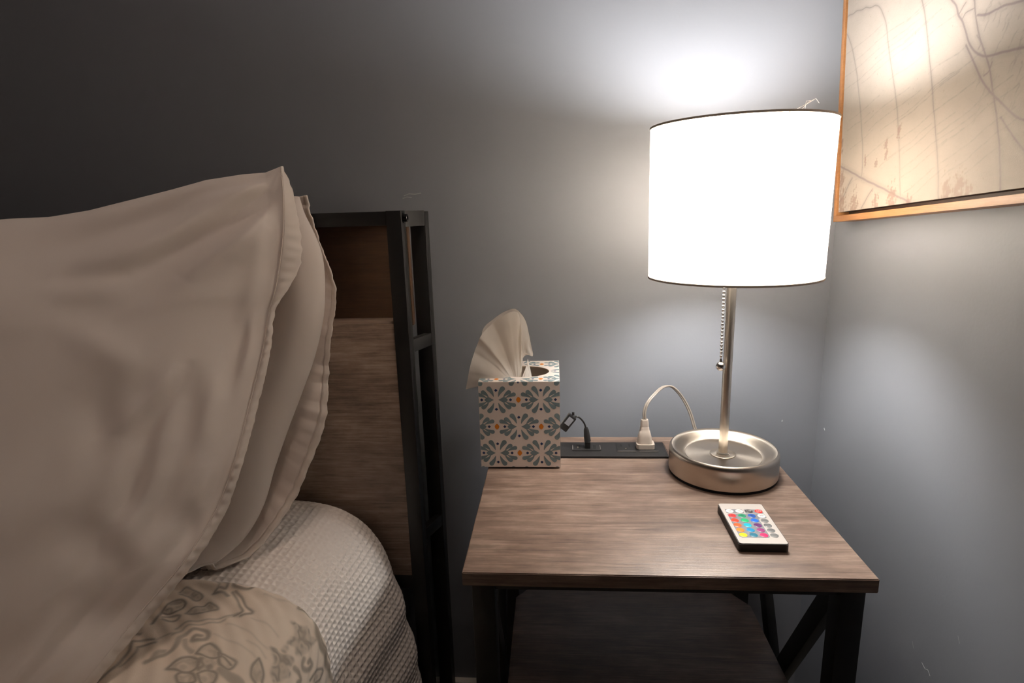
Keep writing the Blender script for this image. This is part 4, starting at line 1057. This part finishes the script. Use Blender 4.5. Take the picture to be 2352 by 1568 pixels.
# floral quilt folded back below the pillows
QY = .606
qs = np.r_[np.linspace(.05, S_EDGE - .45, 50)[:-1], np.linspace(S_EDGE - .45, S_EDGE - .12, 170)[:-1], np.linspace(S_EDGE - .12, S_TOT - .02, 480)]
qy = np.r_[np.linspace(-1.16, .0, 50)[:-1], np.linspace(.0, .36, 220)[:-1], np.linspace(.36, QY - .004, 250), QY - .002, QY, QY + .0005]
Sg, Yg = np.meshgrid(qs, qy, indexing='ij')
rel = Sg - S_EDGE
QST = [["f",0,0.64,[[-0.034,0.545],[-0.0329,0.5604],[-0.0261,0.5645],[-0.0148,0.5572],[-0.0148,0.5466],[-0.0216,0.5401]]],["l",0.00165,0.85,[[-0.0295,0.5222],[-0.0295,0.5344],[-0.0317,0.5442],[-0.0317,0.5596],[-0.0238,0.5629],[-0.0148,0.5572],[-0.0148,0.545],[-0.0227,0.5401],[-0.0306,0.5409]]],["f",0,0.55,[[-0.0317,0.5759],[-0.0284,0.5824],[-0.0136,0.5775],[-0.0023,0.5702],[-0.0034,0.5637],[-0.0182,0.5694]]],["l",0.00132,0.76,[[-0.0317,0.5759],[-0.0284,0.5824],[-0.0136,0.5775],[-0.0023,0.5702],[-0.0057,0.5645],[-0.0204,0.5702],[-0.0295,0.5735]]],["f",0,0.47,[[-0.0046,0.5425],[-0.0012,0.5507],[0.0079,0.5564],[0.0113,0.5629],[0.0248,0.5531],[0.0181,0.5507],[0.0113,0.5434],[0.0011,0.5417]]],["l",0.00132,0.76,[[-0.0046,0.5425],[-0.0012,0.5507],[0.0079,0.5564],[0.0113,0.5629],[0.0248,0.5531],[0.0181,0.5507],[0.0113,0.5434],[-0.0046,0.5425]]],["l",0.00165,0.71,[[-0.025,0.5336],[-0.017,0.5368],[-0.0091,0.5377],[-0.008,0.5311],[-0.0136,0.5279],[-0.0227,0.5303]]],["l",0.00231,0.76,[[-0.0351,0.6027],[-0.0261,0.6036],[-0.017,0.6027]]],["l",0.00132,0.52,[[0.0011,0.5165],[0.0022,0.5238],[0.0056,0.5287],[0.0158,0.5328],[0.0271,0.5377],[0.0396,0.5458],[0.0486,0.5531]]],["l",0.00132,0.47,[[0.0033,0.5076],[0.0079,0.5149],[0.009,0.5222],[0.0192,0.5263],[0.0339,0.5344],[0.0407,0.5409]]],["l",0.00165,0.66,[[-0.0306,0.4953],[-0.0216,0.4978],[-0.0102,0.4986]]],["l",0.00165,0.66,[[-0.0193,0.488],[-0.0148,0.4913],[-0.0068,0.4945]]],["l",0.00198,0.71,[[-0.0306,0.4953],[-0.0261,0.484],[-0.025,0.4758],[-0.0238,0.4612],[-0.0261,0.4482],[-0.0284,0.4416]]],["l",0.00132,0.57,[[-0.0193,0.488],[-0.017,0.4783],[-0.0182,0.4685],[-0.0204,0.4612]]],["l",0.00099,0.38,[[-0.008,0.497],[-0.0046,0.5051],[0.0022,0.5092]]],["l",0.00264,0.62,[[0.0158,0.5124],[0.0203,0.5189],[0.0294,0.5198],[0.035,0.5165],[0.0373,0.5108],[0.035,0.5067],[0.0294,0.5043],[0.026,0.5043],[0.026,0.5092],[0.0305,0.5108]]],["l",0.00297,0.57,[[0.0158,0.5124],[0.0124,0.5051],[0.0147,0.497],[0.0158,0.4888],[0.0135,0.4831],[0.0113,0.4783],[0.0067,0.4742],[-0.0001,0.4701]]],["f",0,0.51,[[-0.0001,0.4693],[-0.0001,0.4791],[0.0033,0.4864],[0.0113,0.4864],[0.0113,0.4783],[0.0067,0.4734]]],["l",0.00264,0.47,[[0.0181,0.5027],[0.0248,0.4953],[0.0339,0.4897]]],["f",0,0.38,[[0.0248,0.4652],[0.0282,0.475],[0.035,0.4831],[0.043,0.4823],[0.0486,0.4766],[0.0475,0.4685],[0.0396,0.4644],[0.0316,0.4652]]],["l",0.00165,0.71,[[0.0248,0.4652],[0.0282,0.475],[0.035,0.4831],[0.043,0.4823],[0.0486,0.4766],[0.0475,0.4685],[0.0396,0.4644],[0.0316,0.4652],[0.0248,0.4652]]],["f",0,0.38,[[0.0396,0.4888],[0.0407,0.4994],[0.0441,0.5051],[0.0577,0.4994],[0.0633,0.4921],[0.0554,0.488]]],["l",0.00165,0.71,[[0.0396,0.4888],[0.0407,0.4994],[0.0441,0.5051],[0.0577,0.4994],[0.0633,0.4921],[0.0554,0.488],[0.0396,0.4888]]],["f",0,0.38,[[0.0588,0.4962],[0.0724,0.4953],[0.078,0.4921],[0.0758,0.4823],[0.0667,0.4831]]],["l",0.00165,0.71,[[0.0588,0.4962],[0.0724,0.4953],[0.078,0.4921],[0.0758,0.4823],[0.0667,0.4831],[0.0588,0.4962]]],["f",0,0.38,[[0.043,0.4522],[0.0373,0.4587],[0.0396,0.4644],[0.0497,0.4652],[0.0577,0.4571]]],["l",0.00165,0.71,[[0.043,0.4522],[0.0373,0.4587],[0.0396,0.4644],[0.0497,0.4652],[0.0577,0.4571],[0.043,0.4522]]],["f",0,0.38,[[0.0543,0.4661],[0.0599,0.4734],[0.069,0.4726],[0.0724,0.4636],[0.0656,0.4571]]],["l",0.00165,0.71,[[0.0543,0.4661],[0.0599,0.4734],[0.069,0.4726],[0.0724,0.4636],[0.0656,0.4571],[0.0543,0.4661]]],["f",0,0.64,[[0.0407,0.4734],[0.0441,0.4848],[0.0497,0.4888],[0.0633,0.4831],[0.0633,0.475],[0.0543,0.4677]]],["l",0.00132,0.19,[[0.0486,0.4791],[0.052,0.4823],[0.0565,0.4791],[0.0554,0.4742]]],["l",0.00528,0.52,[[0.0724,0.4774],[0.0837,0.4758],[0.095,0.4742]]],["l",0.00165,0.76,[[0.0656,0.4929],[0.0746,0.488]]],["l",0.00165,0.71,[[-0.0114,0.6044],[-0.0034,0.6052],[0.0045,0.6027],[0.0147,0.5938],[0.0158,0.5865],[0.0079,0.5865],[0.0067,0.5792]]],["l",0.00132,0.57,[[-0.008,0.6003],[-0.0001,0.5971],[0.0056,0.5914],[0.0067,0.5857]]],["l",0.00198,0.71,[[0.0067,0.5792],[0.0158,0.5816],[0.0248,0.5767]]],["l",0.00231,0.76,[[0.0339,0.606],[0.0248,0.606],[0.0215,0.5995],[0.0226,0.5914],[0.0328,0.5897],[0.0418,0.5938],[0.0441,0.6036],[0.0373,0.606],[0.0339,0.5987]]],["l",0.00165,0.71,[[0.0497,0.606],[0.0554,0.6036],[0.0554,0.606],[0.0645,0.606],[0.0735,0.606],[0.0814,0.606]]],["l",0.00165,0.71,[[0.026,0.5832],[0.0362,0.5735],[0.0441,0.5637],[0.052,0.5564],[0.0464,0.549]]],["l",0.00165,0.71,[[0.0282,0.5848],[0.0396,0.5783],[0.0509,0.5661],[0.0611,0.5604],[0.0531,0.5507]]],["l",0.00099,0.33,[[0.0248,0.5368],[0.0362,0.536],[0.043,0.5458],[0.052,0.5499]]],["l",0.00099,0.21,[[0.0611,0.5889],[0.0735,0.5889],[0.0871,0.5922],[0.0984,0.5946],[0.1097,0.593]]],["l",0.00099,0.21,[[0.0645,0.5523],[0.0769,0.5531],[0.0894,0.5515],[0.1007,0.5466]]],["l",0.00099,0.21,[[0.0464,0.536],[0.0599,0.536],[0.0713,0.5336],[0.0848,0.5287],[0.0984,0.5263]]],["l",0.00099,0.21,[[0.0407,0.5165],[0.0577,0.5149],[0.0724,0.5141],[0.0871,0.5116],[0.095,0.5076]]],["l",0.00099,0.21,[[0.0622,0.5971],[0.0724,0.6011],[0.086,0.606],[0.1007,0.6044]]],["l",0.00099,0.21,[[0.0746,0.523],[0.0882,0.5214],[0.1018,0.5157]]],["f",0,0.42,[[0.1029,0.5938],[0.1029,0.6011],[0.1063,0.606],[0.112,0.6052],[0.1222,0.6019],[0.1188,0.5954],[0.112,0.593]]],["l",0.00165,0.71,[[0.1029,0.5938],[0.1029,0.6011],[0.1075,0.606],[0.1131,0.6052],[0.1233,0.6036],[0.1188,0.5954],[0.1109,0.5946],[0.1041,0.5938]]],["l",0.0033,0.66,[[0.1233,0.6044],[0.1312,0.5971],[0.1426,0.5889],[0.1573,0.5881],[0.1697,0.5881],[0.1844,0.5881],[0.2161,0.5946]]],["l",0.00165,0.57,[[0.1278,0.6036],[0.1403,0.6003],[0.1516,0.5979],[0.1686,0.6003],[0.1912,0.6036],[0.2116,0.606],[0.2286,0.606]]],["l",0.00132,0.81,[[0.1335,0.5962],[0.1448,0.593],[0.1618,0.5914],[0.189,0.5971],[0.2184,0.6044]]],["f",0,0.64,[[0.1018,0.5743],[0.1154,0.5783],[0.1256,0.584],[0.1358,0.5816],[0.146,0.5865],[0.1448,0.5751],[0.1414,0.5564],[0.1312,0.545],[0.1245,0.5523],[0.1143,0.5466],[0.1143,0.5637]]],["f",0,0.59,[[0.1143,0.5637],[0.1131,0.5482],[0.112,0.5344],[0.1199,0.5352],[0.1177,0.5442]]],["f",0,0.64,[[0.0984,0.5295],[0.1063,0.532],[0.1131,0.5311],[0.1312,0.5409],[0.1335,0.532],[0.1301,0.5238],[0.1392,0.5255],[0.1324,0.5116],[0.1233,0.4986],[0.1131,0.5076],[0.1109,0.5165]]],["l",0.00297,0.62,[[0.1437,0.5531],[0.146,0.5458],[0.1561,0.5482],[0.1607,0.5604],[0.1539,0.5613],[0.1516,0.5556]]],["l",0.00297,0.62,[[0.138,0.5336],[0.1471,0.5344],[0.155,0.5344],[0.1527,0.5263]]],["f",0,0.47,[[0.0962,0.5092],[0.095,0.4994],[0.0984,0.4905],[0.1075,0.4848],[0.1131,0.4897],[0.1097,0.4978],[0.1018,0.5035]]],["l",0.00165,0.76,[[0.0962,0.5092],[0.095,0.4994],[0.0984,0.4905],[0.1075,0.4848]]],["l",0.00165,0.76,[[0.0962,0.5092],[0.1029,0.5043],[0.1097,0.4986],[0.1131,0.4897]]],["f",0,0.47,[[0.1709,0.5499],[0.1709,0.5596],[0.1765,0.5726],[0.1867,0.58],[0.1878,0.5718],[0.1822,0.558]]],["l",0.00165,0.76,[[0.1709,0.5499],[0.1709,0.5596],[0.1765,0.5726],[0.1867,0.58],[0.1878,0.5718],[0.1822,0.558]]]]
ink = np.zeros_like(Sg); inkd = np.zeros_like(Sg)
RELQ = rel + .0012 * fnoise(Sg * 160, Yg * 160, 41, 2); YQ = Yg + .0012 * fnoise(Sg * 160, Yg * 160, 42, 2)
def inpoly(Px, Py, poly):
    out = np.zeros(Px.shape, bool); n_ = len(poly)
    for a in range(n_):
        x1_, y1_ = poly[a - 1]; x2_, y2_ = poly[a]
        c = ((y1_ > Py) != (y2_ > Py)) & (Px < (x2_ - x1_) * (Py - y1_) / (y2_ - y1_ + 1e-12) + x1_)
        out ^= c
    return out
QALL = [(k_, w_, v_, [[a_ + da, b_ + db] for a_, b_ in p_]) for da, db in ((0, 0), (-.005, -.235), (-.26, -.10), (-.24, -.33)) for k_, w_, v_, p_ in QST]
for kind_, w, val, pts in QALL:
    if kind_ == 'l':
        mk = stroke_mask(RELQ, YQ, pts, w, .0006) * val
    else:
        mk = inpoly(RELQ, YQ, [tuple(p) for p in catmull(pts + [pts[0]], 40)]).astype(float) * val
        for _ in range(3): mk = (mk + np.roll(mk, 1, 0) + np.roll(mk, -1, 0) + np.roll(mk, 1, 1) + np.roll(mk, -1, 1)) / 5
        mk = mk * (.75 + .25 * np.sin(fnoise(RELQ * 300, YQ * 300, 17, 2) * 5))
    ink = np.maximum(ink, mk)
qb = np.array(srgb(232, 216, 200)[:3]); qd = np.array(srgb(84, 78, 70)[:3])
Cq = qb * (1 - ink[..., None]) + qd * ink[..., None]
x_, z_ = prof_at(Sg)
off = .009 + .0007 * np.sin(2 * np.pi * (np.hypot(rel + .16, (Yg - .42) * 1.4)) / .020) + .0022 * fnoise(Sg * 30, Yg * 30, 51, 2)
off = off + smooth01((.47 - z_) / .1) * (x_ > -1) * .005 * np.sin(Yg * 40 + 1)
eg = (QY - Yg)
off = off * 1.0 - .008 * (1 - smooth01(eg / .010)) 
off = off + .003 * np.exp(-((eg - .014) / .006) ** 2)
Gq = bed_surface(Sg, Yg, 0); nx, nz = prof_n(Sg)
Gq[..., 0] += nx * off; Gq[..., 2] += nz * off
ql = grid_obj('quilt', Gq, M['quilt'], color=Cq); tag(ql, 'cream quilt with grey-green floral scroll print spread over the bed', 'quilt')

# ------------------------------------------------------------------ pillows
P1_HEM = [[-0.3268,0.72,1.0421],[-0.315,0.715,1.012],[-0.3045,0.7,0.9502],[-0.3051,0.69,0.925],[-0.3151,0.672,0.8987],[-0.3254,0.66,0.8801],[-0.3276,0.64,0.8351],[-0.3354,0.61,0.7768],[-0.3411,0.575,0.724],[-0.3519,0.55,0.6804],[-0.3721,0.51,0.639],[-0.4,0.475,0.6045],[-0.4227,0.435,0.5741],[-0.441,0.41,0.5514]]
P1_SEAM = [[-0.3248,0.712,1.0415],[-0.3195,0.7,1.0118],[-0.3168,0.685,0.9716],[-0.3212,0.673,0.9269],[-0.3253,0.662,0.8977],[-0.3307,0.655,0.8774],[-0.3346,0.635,0.8338],[-0.3418,0.605,0.7786],[-0.3474,0.571,0.7268],[-0.3586,0.546,0.6851],[-0.3767,0.506,0.6465],[-0.4036,0.471,0.6133],[-0.4253,0.431,0.5833],[-0.4442,0.406,0.559]]
P1_TOP = [[-0.3248,1.0415],[-0.3409,1.0346],[-0.3628,1.0328],[-0.3971,1.0268],[-0.4311,1.0157],[-0.4599,1.0067],[-0.4959,0.9954],[-0.5264,0.9893],[-0.5552,0.9885],[-0.5834,0.9859],[-0.6039,0.9848]]
P2_HEM = [[-0.3324,0.8,1.0102],[-0.3283,0.795,0.9888],[-0.3175,0.79,0.9452],[-0.3063,0.785,0.9159],[-0.2989,0.78,0.8795],[-0.3044,0.77,0.8283],[-0.3134,0.765,0.7742],[-0.3159,0.75,0.7161],[-0.3247,0.74,0.6819],[-0.3412,0.72,0.6395],[-0.3569,0.7,0.6048],[-0.3837,0.662,0.5682],[-0.4118,0.625,0.5546],[-0.4364,0.605,0.5534],[-0.4575,0.575,0.5555]]
P2_BODY = [[-0.3371,0.785,1.0078],[-0.328,0.775,0.9861],[-0.3136,0.765,0.9607],[-0.3028,0.757,0.9327],[-0.301,0.752,0.8962],[-0.306,0.747,0.8507],[-0.3204,0.74,0.7992],[-0.3368,0.73,0.757],[-0.3567,0.715,0.7075],[-0.3734,0.7,0.6583],[-0.3838,0.68,0.6153],[-0.4003,0.655,0.5828],[-0.4211,0.625,0.5678],[-0.4449,0.59,0.5613]]
def wavy(C, amp, freq, seed):
    n_ = len(C); d = np.r_[0, np.cumsum(np.linalg.norm(np.diff(C, axis=0), axis=1))]
    w = fnoise(d * freq, d * 0, seed, 2, .6)
    out = C.copy(); out[:, 0] += amp * w; out[:, 1] += amp * .8 * np.roll(w, 7)
    return out
NV = 260
pil = thing('pillow', 'plump white pillow nearest the camera, leaning upright on the quilt', 'pillow', (-.68, .58, .565), group='white bed pillows')
hem = wavy(catmull(P1_HEM, NV), .0011, 420, 3); seam = catmull(P1_SEAM, NV)
NU = 230
uu = np.r_[0, np.cumsum(np.linspace(.35, 2.6, NU - 1))]; uu = uu / uu[-1] * .66
U, V = np.meshgrid(uu, np.linspace(0, 1, NV), indexing='ij')
top = np.array(P1_TOP); ztop = np.interp(-(seam[0, 0] - uu), -top[:, 0], top[:, 1]); ztop = ztop - ztop[0]
zb_ = seam[-1, 2]
Gp = np.zeros((NU, NV, 3)); TURN = .45
xmean = seam[:, 0].mean() - .02
mixu = smooth01(uu / .45)[:, None]
Gp[..., 0] = seam[None, :, 0] * (1 - mixu) + xmean * mixu - U
frac = ((seam[:, 2] - zb_) / (seam[0, 2] - zb_))[None, :]
zlow = seam[None, -1, 2] - .012 * smooth01(uu / .2)[:, None]
Gp[..., 2] = zlow + frac * (seam[0, 2] + ztop[:, None] - zlow)
ylean = np.interp(np.linspace(0, 1, NV), np.linspace(0, 1, NV), seam[:, 1])
ystr = np.linspace(seam[0, 1], seam[-1, 1] + .02, NV)
Gp[..., 1] = seam[None, :, 1] * (1 - mixu) + ystr[None, :] * mixu - TURN * U
nrm = np.array([.34, -.80, .49])
fu = (1 - np.exp(-U / .15)) / .93
fu = np.where(U > .40, fu * np.sqrt(np.clip(1 - ((U - .40) / .262) ** 2, 0, 1)), fu)
gv = np.sin(np.pi * np.clip(V, 0, 1)) ** .62
B1 = .095 * fu * gv
CRE = [[0.009,0.05,0.125,0.178,0.0128,-0.0098],[0.004,0.031,0.088,0.054,0.011200000000000002,0.0056],[0.014,0.12,0.083,0.212,0.016,0.0084],[0.125,0.178,0.18,0.166,0.016,-0.0056],[0.053,0.019,0.177,0.093,0.016,-0.0042],[0.061,0.386,0.101,0.49,0.011200000000000002,0.0056],[0.134,0.398,0.099,0.506,0.016,-0.0042],[0.151,0.282,0.092,0.39,0.0144,0.0042],[0.061,0.386,0.077,0.51,0.0064,-0.0056],[0.021,0.324,0.024,0.44,0.0064,-0.0042],[0.034,0.409,0.03,0.529,0.008,0.0042],[0.014,0.274,0.014,0.402,0.005600000000000001,0.0042],[0.077,0.51,0.075,0.645,0.009600000000000001,-0.0056],[0.005,0.471,0.01,0.641,0.005600000000000001,-0.0042],[0.085,0.625,0.033,0.741,0.016,0.0056],[0.107,0.625,0.04,0.761,0.016,-0.0056],[0.18,0.216,0.132,0.259,0.016,-0.0028],[0.021,0.154,0.022,0.309,0.009600000000000001,0.0056],[0.021,0.583,0.022,0.703,0.008,0.0042],[0.085,0.745,0.01,0.869,0.020000000000000004,-0.007],[0.024,0.656,0.0,0.737,0.009600000000000001,-0.007]]
wr = np.zeros_like(U)
LV = .62
for (ua, va, ub, vb, wd, am) in CRE:
    t = np.clip(((U - ua) * (ub - ua) + (V - va) * LV * (vb - va) * LV) / ((ub - ua) ** 2 + ((vb - va) * LV) ** 2), 0, 1)
    d = np.hypot(U - ua - t * (ub - ua), (V - va - t * (vb - va)) * LV)
    wr += am * np.exp(-(d / wd) ** 2) * np.sin(np.pi * np.clip(t * .9 + .05, 0, 1)) ** .5
RR = np.hypot(U, V * LV); PH = np.arctan2(V * LV, U + 1e-6)
wr += .0042 * np.exp(-((RR - .15) / .11) ** 2) * np.sin(PH * 11 + .8 + 1.2 * fnoise(U * 9, V * 6, 14, 1))
wr += .0022 * np.exp(-np.abs(U - .05) / .05) * smooth01((V - .3) / .15) * np.sin(2 * np.pi * U / .031 + 3.0 * fnoise(V * 9, U * 6, 15, 2))
wr += .0035 * fnoise(U * 13 + V * 5, V * 9, 61, 2) + .0010 * fnoise(U * 60 + V * 14, V * 18, 62, 2)
wr *= np.clip(U / .02, 0, 1) * np.clip(V / .03, 0, 1)
wr = np.maximum(wr, -.75 * B1)
Gp[..., 2] = np.maximum(Gp[..., 2], .568)
Gf = Gp + nrm * (B1 + wr)[..., None]
Gf[..., 2] = np.maximum(Gf[..., 2], .568)
Gk = Gp - nrm * (.042 * fu * gv + .3 * np.maximum(wr, 0))[..., None]
Gk[..., 2] = np.maximum(Gk[..., 2], .568)
front = grid_obj('pillowcase_front', Gf, M['pillow'], pil)
back = grid_obj('pillowcase_back', Gk[:, ::-1], M['pillow'], pil)
# close the far and lower seams with the same cloth
Gs = np.stack([Gf[-1], Gk[-1]], 0); grid_obj('side_seam', Gs, M['pillow'], pil)
# hem strip
HN = 14
t = np.linspace(0, 1, HN)[:, None, None]
Gh = seam[None] * (1 - t) + hem[None] * t
vv = np.linspace(0, 1, NV)[None, :]
puck = .0009 * np.sin(vv * 300 + 3 * fnoise(vv * 9, vv * 0, 4, 1)) * np.sin(np.pi * t[..., 0])
Gh[..., 1] += puck - .0025 * np.sin(np.pi * t[..., 0]) 
Gh[..., 2] = np.maximum(Gh[..., 2], .5685)
hm = grid_obj('hem', Gh, M['hem'], pil); solidify(hm, .0016, 0)
hm['label'] = 'stitched open hem of the pillowcase'
# stitched seam groove: thin raised thread line
tube('stitching', [tuple(p + np.array([.0, -.0012, .0004])) for p in seam[6:-30:3]], .0007, M['hem'], pil, 6)

pil2 = thing('pillow', 'white pillow behind, propped against the headboard with loose hem', 'pillow', (-.66, .72, .565), group='white bed pillows')
hem2 = wavy(catmull(P2_HEM, NV), .0016, 330, 9); bod = catmull(P2_BODY, NV)
vv = np.linspace(0, 1, NV)
bth = .050 * np.sin(np.pi * np.clip(vv * .96 + .03, 0, 1)) ** .7
NT = 60
th_ = np.linspace(-math.pi / 2, math.pi / 2, NT)
a_ = .085
n2 = np.array([.18, -.93, .32]); n2 /= np.linalg.norm(n2)
Lx = np.array([-1.0, -.03, 0.0])
rows_ = []
ext = np.linspace(.62, .02, 14)
for e in ext:
    f_ = math.sqrt(max(0, 1 - ((e - .0) / .63) ** 2))
    rows_.append(bod + Lx * (a_ + e) - n2 * (bth * f_)[:, None])
for q_ in th_:
    w2 = .004 * fnoise(vv * 16 + q_ * .6, vv * 0 + q_ * 1.5, 71, 2) * math.cos(q_ * .5)
    rows_.append(bod + Lx * a_ * (1 - math.cos(q_)) + n2 * (bth * math.sin(q_) + w2 * np.sin(np.pi * vv))[:, None])
for e in ext[::-1]:
    f_ = math.sqrt(max(0, 1 - ((e - .0) / .63) ** 2))
    w2 = .004 * fnoise(vv * 16 + 1.0, vv * 0 + 2.3 + e * 8, 71, 2)
    rows_.append(bod + Lx * (a_ + e) + n2 * (bth * f_ + w2 * np.sin(np.pi * vv))[:, None])
G2 = np.stack(rows_, 0)
dl = np.clip((bod[None, :, 0] - G2[..., 0]) / .17, 0, 1)
G2[..., 2] -= .085 * smooth01(dl) * np.clip((G2[..., 2] - .56) / .47, 0, 1)
# nothing sinks below the blanket
G2[..., 2] = np.maximum(G2[..., 2], np.where(G2[..., 1] < .618, .5700, .5610))
grid_obj('pillowcase', G2, M['pillow'], pil2)
inner2 = bod + Lx * .050 + np.array([0, .036, -.002]) * 1.0
FN = 26
t = np.linspace(0, 1, FN)[:, None, None]
Gfl = inner2[None] * (1 - t) + hem2[None] * t
tt = t[..., 0]; vg = vv[None, :]
Gfl[..., 1] += .010 * np.sin(np.pi * tt) * np.sin(vg * 9 + .6) + .004 * fnoise(vg * 30 + tt * 2, tt * 4 + 0 * vg, 81, 2) * tt
Gfl[..., 2] = np.maximum(Gfl[..., 2], np.where(Gfl[..., 1] < .618, .5705, .5615))
cut = 22
fl = grid_obj('loose_flap', Gfl[:cut + 1], M['pillow'], pil2); solidify(fl, .0010, 0)
hm2 = grid_obj('hem', Gfl[cut:], M['hem'], pil2); solidify(hm2, .0020, 0)
hm2['label'] = 'stitched hem of the rear pillowcase'
